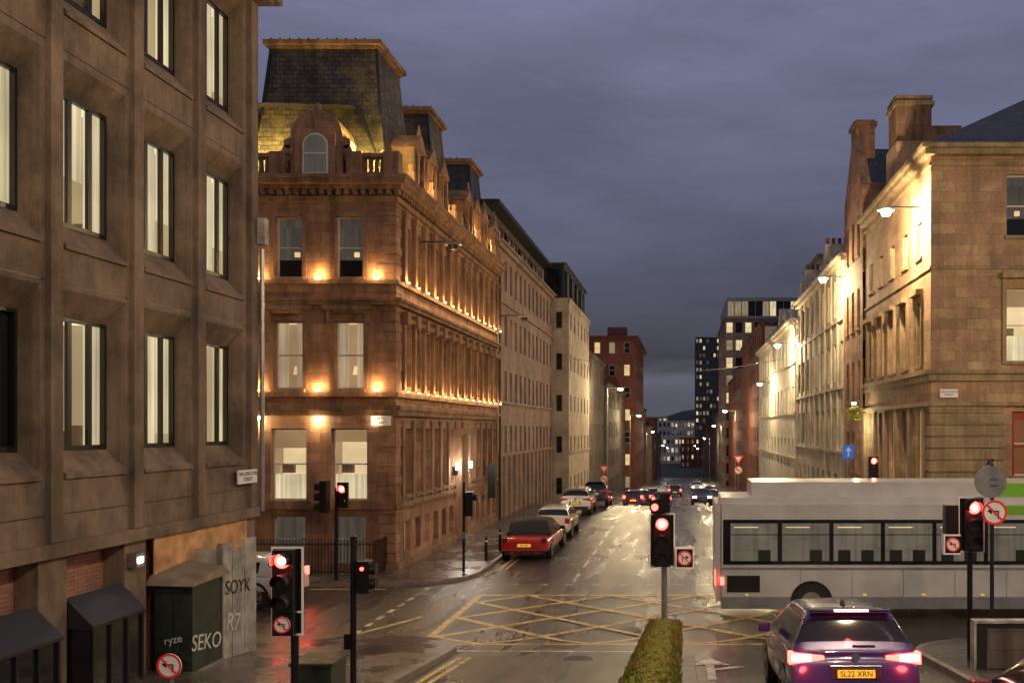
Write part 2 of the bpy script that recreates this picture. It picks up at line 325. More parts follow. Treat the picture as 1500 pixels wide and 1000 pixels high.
for ci,c in enumerate(cent):
    for ri,(lo,hi) in enumerate(rows):
        o=[(c-HW,lo-.36),(c+HW,lo-.36),(c+HW,hi+.42),(c-HW,hi+.42)]; n_=[(c-.74,lo-.02),(c+.68,lo-.02),(c+.68,hi+.02),(c-.74,hi+.02)]
        for k in range(4):
            k2=(k+1)%4; b.poly('splayed_reveals','concrete',[F(*o[k],0),F(*o[k2],0),F(*n_[k2],D),F(*n_[k],D)])
        a,e=c-.74,c+.68; t=.055; z0,z1=lo-.02,hi+.02
        if ri==0 and ci==3: b.poly('window_glass','glass_dark',[F(*n_[k],D+.08) for k in range(4)])
        else:
            room(b,F,a,e,z0,z1,D+.1,.9,'lit_office')
            for q0,q1 in((0,.36),(.36,.7),(.7,1)):
                if random.random()<.62:
                    zz=z0 if random.random()<.6 else z0+random.uniform(.2,.9)
                    b.fbox('window_blinds','lit_blind',F,a+(e-a)*q0+.02,a+(e-a)*q1-.02,zz,z1,D+.1,D+.11)
            if random.random()<.8:
                for _ in range(random.randint(1,3)):
                    w=random.uniform(.08,.3); x=random.uniform(a+.1,e-w-.1); b.fbox('shelf_clutter','cardboard',F,x,x+w,z0+.07,z0+random.uniform(.15,.45),D+.15,D+.3)
        for k in range(4):
            k2=(k+1)%4; b.poly('window_frames','frame_black',[F(*n_[k],D),F(*n_[k2],D),F(*n_[k2],D+.1),F(*n_[k],D+.1)])
        b.fbox('window_frames','frame_black',F,a,a+t,z0,z1,D-.02,D+.06); b.fbox('window_frames','frame_black',F,e-t,e,z0,z1,D-.02,D+.06)
        b.fbox('window_frames','frame_black',F,a+t,e-t,z0,z0+t*1.4,D-.02,D+.06); b.fbox('window_frames','frame_black',F,a+t,e-t,z1-t,z1,D-.02,D+.06)
        for q in (.38,.72): b.fbox('window_frames','frame_black',F,a+(e-a)*q-.045,a+(e-a)*q+.045,z0+t,z1-t,D-.01,D+.05)
        b.fbox('window_handles','metal_grey',F,a+(e-a)*.42,a+(e-a)*.44,z0+.9,z0+1.05,D+.05,D+.07)
        b.hexa('sill_ledges','concrete',[F(c-HW+.01,lo-.46,-.05),F(c+HW-.01,lo-.46,-.05),F(c+HW-.01,lo-.46,-.0),F(c-HW+.01,lo-.46,-.0),F(c-HW+.01,lo-.38,-.05),F(c+HW-.01,lo-.38,-.05),F(c+HW-.01,lo-.33,.04),F(c-HW+.01,lo-.33,.04)])
ribs=[c+P/2 for c in cent[1:]]+[cent[-1]-P/2]
for r in ribs:
    b.fbox('ribs','concrete',F,r-.13,r+.13,3.43,14.85,-.09,.02)
b.fbox('ribs','concrete',F,YE-.28,YE+.02,3.43,14.85,-.09,.3)
for lo,hi in rows: b.fbox('panel_joints','frame_black',F,0,YE,lo-1.02,lo-1.005,-.003,.01)
b.box('soffit','concrete',XF-.5,XF+.5,0,YE+.35,15.0,17.5); b.fbox('fascia','concrete',F,0,YE+.01,14.86,14.999,-.45,.0)
b.poly('end_wall','concrete',[(XF,YE,-.2),(-40,YE,-.2),(-40,YE,17),(XF,YE,17)])
b.fbox('fascia','concrete',F,0,YE+.02,3.2,3.42,-.14,.1)
for r in ribs: b.fbox('piers','concrete',F,r-.3,r+.3,.0,3.2,-.02,.4)
b.fbox('piers','concrete',F,YE-.35,YE+.01,0,3.2,-.02,.4)
b.poly('brick_panels','brick_pink',[F(0,0,.36),F(YE,0,.36),F(YE,3.25,.36),F(0,3.25,.36)])
for i,c in enumerate(cent[2:7]):
    b.fbox('shopfront','frame_black',F,c-.69,c+.69,.8,2.4,.02,.3)
    b.hexa('shopfront','metal_dark',[F(c-.68,2.0,-.42),F(c+.68,2.0,-.42),F(c+.68,2.0,.02),F(c-.68,2.0,.02),F(c-.68,2.05,-.42),F(c+.68,2.05,-.42),F(c+.68,2.5,.02),F(c-.68,2.5,.02)])
    b.fbox('shopfront','glass_dark',F,c-.64,c+.64,.9,1.99,-.36,-.02)
    for q in (-.64,-.22,.2,.6): b.fbox('shopfront','frame_black',F,c+q,c+q+.05,.85,2.0,-.4,-.35)
b.fbox('hoarding_board','panel_orange',F,15.75,19.1,2.45,3.18,-.05,-.025)
b.box('rear','concrete',-40,XF-1.6,0,YE-.05,3.4,16)
e=b.done()
b=B('street_name_sign'); b.fbox('plate','white_board',F,18.55,19.35,3.98,4.28,-.15,-.11); e=b.done()
text(e,'WELLINGTON\nSTREET',(XF+.153,18.95,4.13),.12,'text_black',(math.pi/2,0,math.pi/2))
b=B('security_floodlight'); b.fbox('housing','metal_grey',F,15.0,15.22,2.75,3.0,-.2,-.02); b.fbox('lens','lamp_cool',F,15.05,15.17,2.82,2.92,-.215,-.2); b.done()
b=B('drainpipe'); b.cyl('pipe','metal_grey',(XF+.14,YE+.1,3.3),.05,6,n=10); b.box('junction_box','panel_grey',XF+.04,XF+.26,YE-.02,YE+.16,9.4,10.0); b.done()
# ---------------------------------------------------------------- hotel
b=B('sandstone_hotel_building'); HX,HY,HE=-10.3,30.6,47.3; FF=Ff(HY); FS=Fl(HX); LX=-30
wins=[]
frontc=[(-14.14),(-11.96),(-16.3),(-18.5),(-20.7)]
for i,c in enumerate(frontc):
    wins.append((c-.5,c+.5,10.62,12.8,'room_dark',0)); wins.append((c-.52,c+.52,6.62,9.04,'room_curtain' ,0))
    wins.append((c-.64,c+.64,2.62,5.2,'room_hotel',0)); wins.append((c-.6,c+.6,.35,2.05,'lit_dim',0))
facade(b,FF,LX,HX,0,14.1,wins,'sandstone_hotel',.3,'frame_white',True,(0,1),'sandstone_trim')
for i,c in enumerate(frontc):
    for lo,hi,w in ((10.62,12.8,.5),(6.62,9.04,.52)):
        b.fbox('window_surrounds','sandstone_trim',FF,c-w-.16,c-w-.005,lo,hi+.16,-.05,.01); b.fbox('window_surrounds','sandstone_trim',FF,c+w+.005,c+w+.16,lo,hi+.16,-.05,.01); b.fbox('window_surrounds','sandstone_trim',FF,c-w,c+w,hi+.01,hi+.16,-.05,.01)
    b.fbox('hoods','sandstone_trim',FF,c-.85,c+.85,9.42,9.58,-.3,.0)
    for s_ in(-.74,.62): b.fbox('hoods','sandstone_trim',FF,c+s_,c+s_+.14,8.95,9.42,-.2,.0)
    b.fbox('hoods','sandstone_trim',FF,c-.75,c+.75,9.3,9.42,-.16,0)
bays=13; pt=(HE-HY-.9)/bays; wins=[]
bc=[HY+.75+pt*(i+.5) for i in range(bays)]
for i,c in enumerate(bc):
    wins.append((c-.36,c+.36,10.62,12.7,'glass_dark' if i%4 else 'lit_tan',0))
    wins.append((c-.36,c+.36,6.75,9.0,'glass_dark' if i%3 else 'lit_tan',0))
    if i in(6,): wins.append((c-.5,c+.5,.15,4.6,'frame_black',0))
    else:
        wins.append((c-.42,c+.42,2.75,5.2,'lit_blind' if i in(1,2,4) else ('lit_curtain' if i<6 or i%3==0 else 'glass_dark'),0)); wins.append((c-.36,c+.36,.6,1.75,'lit_warm' if i in(0,2) else 'glass_dark',0))
facade(b,FS,HY,HE,0,14.1,wins,'sandstone_hotel',.28,'frame_white',False,(0,1))
for i in range(bays+1):
    u=HY+.75+pt*i
    b.fbox('pilasters','sandstone_trim',FS,u-.13,u+.13,10.55,13.0,-.16,.01); b.fbox('pilasters','sandstone_trim',FS,u-.19,u+.19,12.9,13.15,-.22,.01)
    b.fbox('pilasters','sandstone_trim',FS,u-.11,u+.11,6.6,9.0,-.13,.01); b.fbox('pilasters','sandstone_trim',FS,u-.2,u+.2,9.0,9.45,-.28,.01)
    b.fbox('pilasters','sandstone_trim',FS,u-.15,u+.15,2.5,5.5,-.08,.01)
for i,c in enumerate(bc):
    b.fbox('hoods','sandstone_trim',FS,c-.42,c+.42,9.1,9.25,-.2,.01); b.fbox('sills','sandstone_trim',FS,c-.42,c+.42,2.6,2.72,-.1,.1)
def band(z0,z1,p,mt='sandstone_trim',pn='string_courses'):
    b.box(pn,mt,LX,HX+p,HY-p,HY+.02,z0,z1); b.box(pn,mt,HX-.02,HX+p,HY+.02,HE,z0,z1)
band(0,.35,.12);band(2.3,2.5,.1);band(5.65,5.85,.18);band(5.85,6.02,.26);band(6.32,6.5,.14);band(9.6,9.74,.2);band(9.74,9.84,.3);band(10.36,10.5,.14)
band(13.3,13.5,.12);band(13.72,13.86,.3);band(13.86,14.05,.5);band(14.05,14.16,.58)
for i in range(60):
    x=-10.1-i*.3
    if x>LX: b.box('dentils','sandstone_trim',x-.15,x,HY-.26,HY+.01,13.54,13.71)
for i in range(55): y=HY+.1+i*.3; b.box('dentils','sandstone_trim',HX-.01,HX+.26,y,y+.15,13.54,13.71)
for k in range(40):
    z=.4+k*.345; w=.42 if k%2 else .62
    if z<13.2: b.box('quoins','sandstone_hotel',HX-w,HX+.035,HY-.035,HY+.0,z,z+.31); b.box('quoins','sandstone_hotel',HX,HX+.035,HY,HY+w,z,z+.31)
def balus(F,u0,u1,d0,piers):
    b.fbox('balustrade','sandstone_trim',F,u0,u1,14.16,14.3,d0,d0+.3); b.fbox('balustrade','sandstone_trim',F,u0,u1,14.82,14.96,d0-.03,d0+.33)
    u=u0+.1
    while u<u1-.1: b.fbox('balustrade','sandstone_trim',F,u,u+.1,14.3,14.82,d0+.08,d0+.22); u+=.21
    for p in piers: b.fbox('balustrade','sandstone_trim',F,p-.28,p+.28,14.16,15.02,d0-.06,d0+.38)
balus(FF,-24,-14.1,-.3,(-14.4,-17,-19.8)); balus(FF,-11.9,-10.2,-.3,(-10.35,-11.65))
b.poly('roof','slate',[(HX-.5,HY+.4,14.15),(HX-.5,HE,14.15),(HX-1.6,HE,17.0),(HX-1.6,HY+.4,17.0)])
b.poly('roof','slate',[(HX-1.6,HY+.6,17.0),(HX-1.6,HE,17.0),(HX-9,HE,17.2),(HX-9,HY+.6,17.2)])
b.poly('roof','slate',[(LX,HY+1.1,14.15),(HX-.5,HY+1.1,14.15),(HX-1.6,HY+2.1,16.6),(LX,HY+2.1,16.6)])
b.poly('roof','slate',[(HX-9,HE,0),(HX,HE,0),(HX,HE,14.15),(HX-1.6,HE,17),(HX-9,HE,17.2)])
for k,y in enumerate((33.0,34.7,36.3,40.6,42.2,43.8,46.2)):
    x1=HX+.1
    b.box('dormers','sandstone_trim',HX-1.4,x1,y-.55,y+.55,14.2,15.9)
    b.hexa('dormers','sandstone_trim',[(HX-1.4,y-.7,15.9),(x1+.1,y-.7,15.9),(x1+.1,y+.7,15.9),(HX-1.4,y+.7,15.9),(HX-1.4,y-.05,16.5),(x1+.1,y-.05,16.5),(x1+.1,y+.05,16.5),(HX-1.4,y+.05,16.5)])
    b.poly('window_glass','glass_dark',[(x1+.01,y-.28,14.5),(x1+.01,y+.28,14.5),(x1+.01,y+.28,15.6),(x1+.01,y-.28,15.6)])
    for q in(-.36,.26): b.box('dormers','sandstone_trim',x1,x1+.12,y+q,y+q+.1,14.3,15.8)
    b.cyl('finials','sandstone_trim',(x1,y,16.5),.1,.4,n=8,r2=.02)
for k in range(14):
    y=32.0+k*1.15; b.box('parapet_urns','sandstone_trim',HX+.02,HX+.28,y-.12,y+.12,14.16,14.8); b.cyl('parapet_urns','sandstone_trim',(HX+.15,y,14.8),.1,.25,n=8,r2=.14)
b.fbox('balustrade','sandstone_trim',FS,HY+.4,HE,14.16,14.4,-.3,-.05)
def tower(x0,x1,y0,y1,zb,zt,mt,s=.78):
    lv=[(0,0),(.12,.28),(.28,.50),(.5,.70),(.75,.86),(1,1)]
    pr=None
    for t,q in lv:
        q*=s; z=zb+(zt-zb)*t; r=[(x0+q,y0+q,z),(x1-q,y0+q,z),(x1-q,y1-q,z),(x0+q,y1-q,z)]
        if pr:
            for k in range(4): k2=(k+1)%4; b.poly('mansard_roof',mt,[pr[k],pr[k2],r[k2],r[k]])
        pr=r
    b.box('roof_cornice','sandstone_trim',x0+s-.1,x1-s+.1,y0+s-.1,y1-s+.1,zt,zt+.12); b.box('roof_cornice','sandstone_trim',x0+s-.22,x1-s+.22,y0+s-.22,y1-s+.22,zt+.12,zt+.28)
    for k in range(int((x1-x0-2*s)/.35)): b.box('roof_cresting','metal_dark',x0+s+k*.35,x0+s+k*.35+.05,y0+s-.1,y0+s-.05,zt+.28,zt+.38)
    for cx,cy in ((x0,y0),(x1,y0)):
        sx=s if cx==x0 else -s
        b.hexa('hip_rolls','metal_dark',[(cx+sx*.7-.05,y0+s*.7-.05,zb+(zt-zb)*.5),(cx+sx*.7+.05,y0+s*.7-.05,zb+(zt-zb)*.5),(cx+sx*.7+.05,y0+s*.7+.05,zb+(zt-zb)*.5),(cx+sx*.7-.05,y0+s*.7+.05,zb+(zt-zb)*.5),(cx+sx-.05,y0+s-.05,zt),(cx+sx+.05,y0+s-.05,zt),(cx+sx+.05,y0+s+.05,zt),(cx+sx-.05,y0+s+.05,zt)])
tower(-16.15,-10.65,31.1,35.2,14.2,19.35,'slate_mossy')
tower(-15.6,-10.6,37.3,41.0,14.2,19.2,'slate_mossy'); tower(-15.6,-10.6,44.6,48.4,14.2,19.2,'slate')
b.box('chimney_stack','sandstone_trim',-13.5,-12.3,47.6,48.6,14,19.0)
def arch(cx,w,z0,zs,n=12): return [(cx-w,z0)]+[(cx-w*math.cos(math.pi*i/n),zs+w*math.sin(math.pi*i/n)) for i in range(n+1)]+[(cx+w,z0)]
def archsolid(pn,mt,cx,w,z0,zs,y0,y1):
    a=arch(cx,w,z0,zs); b.poly(pn,mt,[(x,y0,z) for x,z in a])
    for i in range(len(a)-1): b.poly(pn,mt,[(a[i][0],y0,a[i][1]),(a[i+1][0],y0,a[i+1][1]),(a[i+1][0],y1,a[i+1][1]),(a[i][0],y1,a[i][1])])
dc=-13.02
archsolid('dormer','sandstone_trim',dc,.92,14.16,15.6,HY-.28,HY+1.6); archsolid('dormer','sandstone_hotel',dc,.72,14.16,15.5,HY-.34,HY-.2)
archsolid('dormer_window','frame_white',dc,.46,14.16,15.2,HY-.37,HY-.2); archsolid('dormer_window','lit_dim',dc,.39,14.24,15.2,HY-.385,HY-.2)
b.box('dormer_window','frame_white',dc-.39,dc+.39,HY-.41,HY-.386,14.9,14.96); b.box('dormer_window','frame_white',dc-.42,dc+.42,HY-.41,HY-.386,14.17,14.24)
for s_ in(-1,1):
    for q in range(5): b.cyl('dormer_scrolls','sandstone_trim',(dc+s_*(1.0+.07*q),HY-.22,15.35-.26*q),.2-.01*q,.5,'y',12)
    b.box('dormer','sandstone_trim',dc+s_*.62-.1,dc+s_*.62+.1,HY-.4,HY-.3,14.16,15.6)
b.cyl('dormer_finial','sandstone_trim',(dc,HY-.1,16.5),.16,.3,n=10,r2=.05)
b.cyl('downpipe','metal_dark',(HX+.2,HE-.1,0),.06,13.7,n=8)
dy=bc[6]
b.fbox('doorcase','sandstone_trim',FS,dy-.72,dy-.52,0,4.9,-.3,.0); b.fbox('doorcase','sandstone_trim',FS,dy+.52,dy+.72,0,4.9,-.3,.0); b.fbox('doorcase','sandstone_trim',FS,dy-.85,dy+.85,4.9,5.2,-.45,.0)
b.fbox('fanlight','lit_warm',FS,dy-.42,dy+.42,3.7,4.4,.2,.27); b.fbox('steps','kerb_stone',FS,dy-.8,dy+.8,0.05,.26,-.55,.2)
hotel=b.done()
AM=(1,.60,.23)
b=B('facade_uplight_fittings')
def fit(x,y,z): b.box('fitting','lamp_uplight',x-.1,x+.1,y-.05,y+.05,z,z+.05)
for x in (-10.95,-13.05,-15.2):
    for z in (10.53,6.53): light('facade_uplight',(x,HY-.2,z+.16),46,AM,.06); fit(x,HY-.1,z+.0)
    light('facade_downlight',(x,HY-.22,5.45),34,(1,.72,.36),.05); b.box('fitting','lamp_warm',x-.07,x+.07,HY-.16,HY-.06,5.52,5.62)
for i in range(bays+1):
    u=HY+.75+pt*i
    light('facade_uplight',(HX+.34,u,10.62),28,AM,.05); light('facade_uplight',(HX+.30,u,6.62),26,AM,.05)
    b.box('fitting','lamp_uplight',HX+.2,HX+.26,u-.06,u+.06,10.51,10.55); b.box('fitting','lamp_uplight',HX+.2,HX+.26,u-.06,u+.06,6.51,6.55)
YL=(1,.76,.24)
for x in(-15.5,-14.6,-11.45,-10.95): light('roof_floodlight',(x,HY+.05,15.12),210,YL,.08); b.cyl('floodlight','lamp_uplight',(x,HY+.05,14.97),.07,.06,n=10)
for y in(34,37.2,41.4,44.6): light('roof_floodlight',(HX+.5,y,14.7),60,AM,.08)
b.done()
b=B('hotel_wall_lamp')
for y in(dy-1.1,dy+1.1):
    b.fbox('bracket','metal_dark',FS,y-.05,y+.05,3.1,3.5,-.25,0); b.cyl('lantern','lamp_cool',(HX+.25,y,3.35),.1,.28,n=10); light('hotel_wall_lamp_light',(HX+.45,y,3.5),110,(1,.9,.75),.1)
b.done()
b=B('street_name_sign'); b.fbox('plate','white_board',FF,-11.1,-10.42,5.3,5.64,-.2,-.12); e=b.done(); text(e,'BATH\nSTREET',(-10.76,HY-.203,5.47),.14,'text_black')
b=B('railing')
for i in range(46):
    x=-15.6+i*.11
    b.box('bars','frame_black',x,x+.022,29.3,29.322,.1,1.35)
    b.cyl('finials','frame_black',(x+.011,29.311,1.35),.02,.09,n=6,r2=0.003)
for z in(.25,1.2): b.box('rails','frame_black',-15.6,-10.6,29.295,29.327,z,z+.04)
for i in range(12): y=29.33+i*.11; b.box('bars','frame_black',-10.62,-10.598,y,y+.022,.1,1.35)
for z in(.25,1.2): b.box('rails','frame_black',-10.628,-10.592,29.33,30.6,z,z+.04)
b.done()
# ---------------------------------------------------------------- generic street blocks
def block(name,side,xs,y0,y1,z0,z1,wall,floors,bays,ww=.5,wh=.6,g=None,litp=.2,fr='frame_white',width=18,front=True,cornice=.3,flo=None,fbays=None,litm=('lit_warm','lit_office_dim','lit_dim'),depth=.2):
    b=B(name); F=Fl(xs) if side<0 else Fr(xs)
    def mk(u0,u1,nb):
        W=[]; fh=(z1-z0)/floors; p=(u1-u0)/nb
        for i in range(floors):
            for j in range(nb):
                c=u0+p*(j+.5); lo=z0+fh*(i+.5-wh/2); hi=z0+fh*(i+.5+wh/2)
                gg=random.choice(litm) if random.random()<litp else 'glass_dark'
                W.append((c-p*ww/2,c+p*ww/2,lo,hi,gg,0))
        return W
    facade(b,F,y0,y1,z0,z1,mk(y0,y1,bays),wall,depth,fr,False,(0,1))
    x1=xs+side*width; a,c=min(xs,x1),max(xs,x1)
    if front: facade(b,Ff(y0),a,c,z0,z1,mk(a,c,fbays or max(2,int(width/((y1-y0)/bays)))),wall,depth,fr,False,(0,1))
    b.poly('roof','slate',[(a,y0,z1-.01),(c,y0,z1-.01),(c,y1,z1-.01),(a,y1,z1-.01)])
    b.poly('walls',wall,[(a,y1,z0-15),(c,y1,z0-15),(c,y1,z1),(a,y1,z1)])
    b.fbox('plinth',wall,F,y0,y1,z0-15,z0-.003,0,.3); b.fbox('plinth',wall,Ff(y0),a,c,z0-15,z0-.003,0,.3)
    if cornice:
        for q,h in((cornice*.6,.25),(cornice,.12)):
            zz=z1-.3 if h==.25 else z1-.05
            b.fbox('cornice',wall,F,y0-(q if front else 0),y1,zz,zz+h,-q,.05)
            if front:
                xa,xb=(a,xs-.003) if side<0 else (xs+.003,c); b.fbox('cornice',wall,Ff(y0),xa,xb,zz,zz+h,-q,.05)
    if flo:
        for z in flo: b.fbox('string_courses',wall,F,y0,y1,z,z+.16,-.12,.02)
    return b
b=block('stone_office_building',-1,-10.3,47.4,67.2,-.3,15.6,'stone_pink',5,13,.42,.55,litp=.08,fr='frame_black',front=True,flo=(3.6,6.6,12.3),cornice=.4)
FS2=Fl(-11.0)
W=[(48+1.5*i,49.2+1.5*i,16.0,17.3,'lit_office_dim' if i%3 else 'glass_dark',1) for i in range(12)]
facade(b,FS2,47.5,67.1,15.6,17.7,W,'stone_dark',.15,'frame_black',False,(1,0))
b.box('penthouse_roof','metal_dark',-28,-10.2,47.45,67.15,17.7,17.95); b.poly('walls','stone_dark',[(-28,47.6,15.6),(-11,47.6,15.6),(-11,47.6,17.7),(-28,47.6,17.7)])
for i in range(13): y=47.5+i*1.52; b.fbox('pilasters','stone_pink',Fl(-10.3),y-.12,y+.12,-.3,3.6,-.15,.02)
b.done()
b=block('stone_block_building',-1,-9.0,67.5,82,-1,15.4,'stone_pale',5,6,.3,.4,litp=.2,fr='frame_black',fbays=9,flo=(3.2,),cornice=.15,width=14)
W=[(67.9+1.6*i,69.3+1.6*i,15.7,17.9,'lit_office_dim' if i%2 else 'glass_dark',1) for i in range(8)]
facade(b,Fl(-9.4),67.7,81.8,15.45,18.1,W,'metal_dark',.1,'frame_black',False,(1,0))
W=[(-22+1.4*i,-20.8+1.4*i,15.7,17.9,'lit_office_dim' if i in(6,7) else 'glass_dark',1) for i in range(9)]
facade(b,Ff(67.7),-23,-9.4,15.45,18.1,W,'metal_dark',.1,'frame_black',False,(1,0))
b.box('penthouse_roof','metal_dark',-23,-9.2,67.5,82,18.1,18.3)
b.done()
block('dark_stone_building',-1,-9.2,82.2,100,-3,12.6,'stone_dark',5,8,.4,.55,litp=.35).done()
block('sandstone_shop_building',-1,-9.0,100.2,134,-4,10.5,'stone_dark',4,12,.4,.55,litp=.4).done()
b=block('red_brick_building',-1,-7.6,134.2,165,-5,19.6,'brick_red',7,8,.4,.5,litp=.4,fbays=6,width=14,cornice=.7); b.box('turret','brick_red',-12,-9,136,139,19.6,21.3); b.done()
hs=[9.5,7,11,8]
for i in range(4):
    y=166+i*34; block('tenement_building',-1,-8.6+.3*i,y,y+33.8,gz(y)-3,hs[i]-i*1.5,random.choice(['stone_dark','brick_red','stone_pink']),5,10,.4,.5,litp=.5).done()
RX,RY=8.9,30.6
b=B('sandstone_corner_building'); FR=Fr(RX); FQ=Ff(RY)
W=[(11.62,12.75,12.1,14.3,'room_dark',0),(11.62,12.75,7.6,10.2,'room_hotel',0),(11.8,13.4,3.5,5.8,'lit_red',1),(15,16.1,12.1,14.3,'glass_dark',0),(15,16.1,7.6,10.2,'lit_dim',0),(15,16.6,3.5,5.8,'glass_dark',1)]
facade(b,FQ,RX,26,0,15.1,W,'sandstone_yellow',.25,'frame_white',True,(0,1),'sandstone_band')
b.fbox('shop_frames','red_frame',FQ,11.8,13.4,5.5,5.8,.1,.24); b.fbox('shop_frames','red_frame',FQ,11.8,11.92,3.5,5.5,.1,.24); b.fbox('shop_frames','red_frame',FQ,11.92,13.4,4.5,4.6,.1,.17)
W=[]
for i in range(5):
    c=32.1+i*2.05
    W.append((c-.36,c+.36,11.6,12.9,'glass_dark',0)); W.append((c-.36,c+.36,7.55,9.9,'stone_dark' if i%2 else 'lit_dim',0)); W.append((c-.5,c+.5,2.4,5.9,'glass_dark' if i%2 else 'lit_warm',0))
facade(b,FR,RY,41.6,0,15.1,W,'sandstone_yellow',.22,'frame_white',True,(0,1),'sandstone_band')
def rband(z0,z1,p):
    b.box('string_courses','sandstone_band',RX-p,26,RY-p,RY+.02,z0,z1); b.box('string_courses','sandstone_band',RX-p,RX+.02,RY+.02,41.6,z0,z1)
rband(14.95,15.15,.28);rband(15.15,15.32,.42);rband(14.6,14.72,.08);rband(7.15,7.3,.22);rband(6.0,6.15,.16);rband(6.9,7.15,.1);rband(10.9,11.0,.06)
for i in range(5):
    c=32.1+i*2.05
    b.fbox('hoods','sandstone_band',FR,c-.55,c+.55,10.15,10.35,-.28,.01)
    for q in(-.55,.43): b.fbox('hoods','sandstone_band',FR,c+q,c+q+.12,7.5,10.15,-.1,.01)
for x in(12.18,15.55):
    b.fbox('hoods','sandstone_band',FQ,x-.8,x+.8,10.55,10.75,-.3,.01)
    for q in(-.74,.62): b.fbox('hoods','sandstone_band',FQ,x+q,x+q+.12,7.5,10.55,-.1,.01)
for k in range(14):
    z=.3+k*.42
    b.box('rustication','sandstone_band',RX-.06,11.5,RY-.06,RY,z,z+.37)
    b.fbox('rustication','sandstone_band',FR,RY,RY+.9,z,z+.37,-.06,0)
for i in range(6): u=31.2+i*2.05; b.fbox('pilasters','sandstone_band',FR,u-.18,u+.18,.3,5.95,-.12,.01)
b.poly('roof','slate',[(RX-.2,RY-.2,15.33),(26,RY-.2,15.33),(26,36,19.4),(15.2,36,19.4)]); b.poly('roof','slate',[(RX-.2,RY-.2,15.33),(RX-.2,41.6,15.33),(15.2,41.6,19.4),(15.2,36,19.4)])
def chim(x0,x1,y0,y1,z0,z1,n=3):
    b.box('chimney','sandstone_trim',x0,x1,y0,y1,z0,z1); b.box('chimney','sandstone_band',x0-.1,x1+.1,y0-.1,y1+.1,z1-.3,z1-.12); b.box('chimney','sandstone_band',x0-.06,x1+.06,y0-.06,y1+.06,z1,z1+.12)
chim(9.0,10.5,36,37.3,15,19.1,0); b.box('chimney','sandstone_yellow',8.95,10.9,35.7,37.5,15.3,17.2)
b.done()
b=B('street_name_sign'); b.fbox('plate','white_board',FQ,9.2,9.85,6.3,6.6,-.08,-.02); e=b.done(); text(e,'WELLINGTON\nSTREET',(9.52,RY-.083,6.45),.1,'text_black')
b=B('gabled_sandstone_building')
G0,G1=41.7,46.4
W=[(42.4+1.4*i,43.0+1.4*i,3+3.6*j,5+3.6*j,'glass_dark',0) for i in range(3) for j in range(4)]
facade(b,Fr(8.8),G0,G1,0,17.2,W,'sandstone_hotel',.2,'frame_white',True); facade(b,Ff(G0),8.8,22,14,17.2,[],'sandstone_hotel')
mid=(G0+G1)/2
for x in(8.8,9.15): b.poly('gable','sandstone_hotel',[(x,G0,17.2),(x,G1,17.2),(x,mid+.4,19.9),(x,mid-.4,19.9)])
b.hexa('gable_coping','sandstone_trim',[(8.75,G0-.1,17.1),(9.2,G0-.1,17.1),(9.2,G0+.2,17.1),(8.75,G0+.2,17.1),(8.75,mid-.5,20.1),(9.2,mid-.5,20.1),(9.2,mid-.3,20.1),(8.75,mid-.3,20.1)])
b.poly('roof','slate',[(9.15,G0,17.0),(22,G0,17.0),(22,mid,19.6),(9.15,mid,19.6)]); b.poly('roof','slate',[(9.15,G1,17.0),(22,G1,17.0),(22,mid,19.6),(9.15,mid,19.6)])
b.box('chimney','sandstone_hotel',8.82,9.8,mid-.6,mid+.6,18.5,20.9); b.box('chimney','sandstone_trim',8.7,9.9,mid-.7,mid+.7,20.6,20.8)
b.box('chimney','sandstone_hotel',12.6,14.2,mid-.6,mid+.6,18.5,20.6)
b.done()
b=block('cream_terrace_building',1,8.9,46.5,66,-.4,14.6,'stone_cream',4,9,.42,.58,litp=.3,flo=(3.8,7.4,11.2),cornice=.5,litm=('lit_warm','lit_white'))
for i in range(6):
    y=48+i*3; b.box('dormers','stone_cream',9.2,11,y-.5,y+.5,14.6,16.0); b.poly('dormers','glass_dark',[(9.19,y-.3,14.9),(9.19,y+.3,14.9),(9.19,y+.3,15.8),(9.19,y-.3,15.8)])
for y in(47,56,65):
    b.box('chimney','stone_cream',9.3,11,y-.4,y+.4,14.6,17.2)
    for q in range(4): b.cyl('chimney_pots','brick_red',(9.5+q*.4,y,17.2),.12,.45,n=8)
for i in range(10): y=46.7+i*2.11; b.fbox('pilasters','stone_cream',Fr(8.9),y-.15,y+.15,3.97,14.2,-.1,.02)
b.cyl('downpipe','stone_cream',(8.8,52.8,0),.06,14,n=8); b.done()
b=block('white_terrace_building',1,8.7,66.2,97,-3,13.6,'stone_white',4,12,.4,.55,litp=.3,flo=(2.8,6.3,10.2),cornice=.5,litm=('lit_warm','lit_white'))
for i in range(7): y=68+i*4; b.box('dormers','stone_white',9,11,y-.6,y+.6,13.6,15.2); b.poly('dormers','glass_dark',[(8.99,y-.4,13.9),(8.99,y+.4,13.9),(8.99,y+.4,14.9),(8.99,y-.4,14.9)])
for y in(67,82,96): b.box('chimney','stone_white',9.3,11,y-.5,y+.5,13.6,16.6)
b.done()
block('red_brick_building',1,8.9,97.2,128,-4.5,17.0,'brick_red',6,10,.45,.5,litp=.5).done()
block('red_brick_building',1,9.1,128.2,169,-6,14,'brick_red',6,12,.45,.5,litp=.5).done()
b=block('glass_office_building',1,8.4,170,200,-8,27,'stone_pink',10,8,.7,.6,litp=.42,fr='frame_black',fbays=8,width=15,litm=('lit_office','lit_office_dim','lit_dim'))
W=[(9.0+1.4*i,10.3+1.4*i,27.6,30.6,random.choice(['lit_office','lit_office_dim','lit_white','glass_dark']),1) for i in range(10)]; facade(b,Ff(170.5),8.8,23.2,27,31.3,W,'metal_grey',.2,'frame_black',False,(1,0)); b.poly('walls','metal_grey',[(8.8,170.5,27),(8.8,199,27),(8.8,199,31.3),(8.8,170.5,31.3)]); b.done()
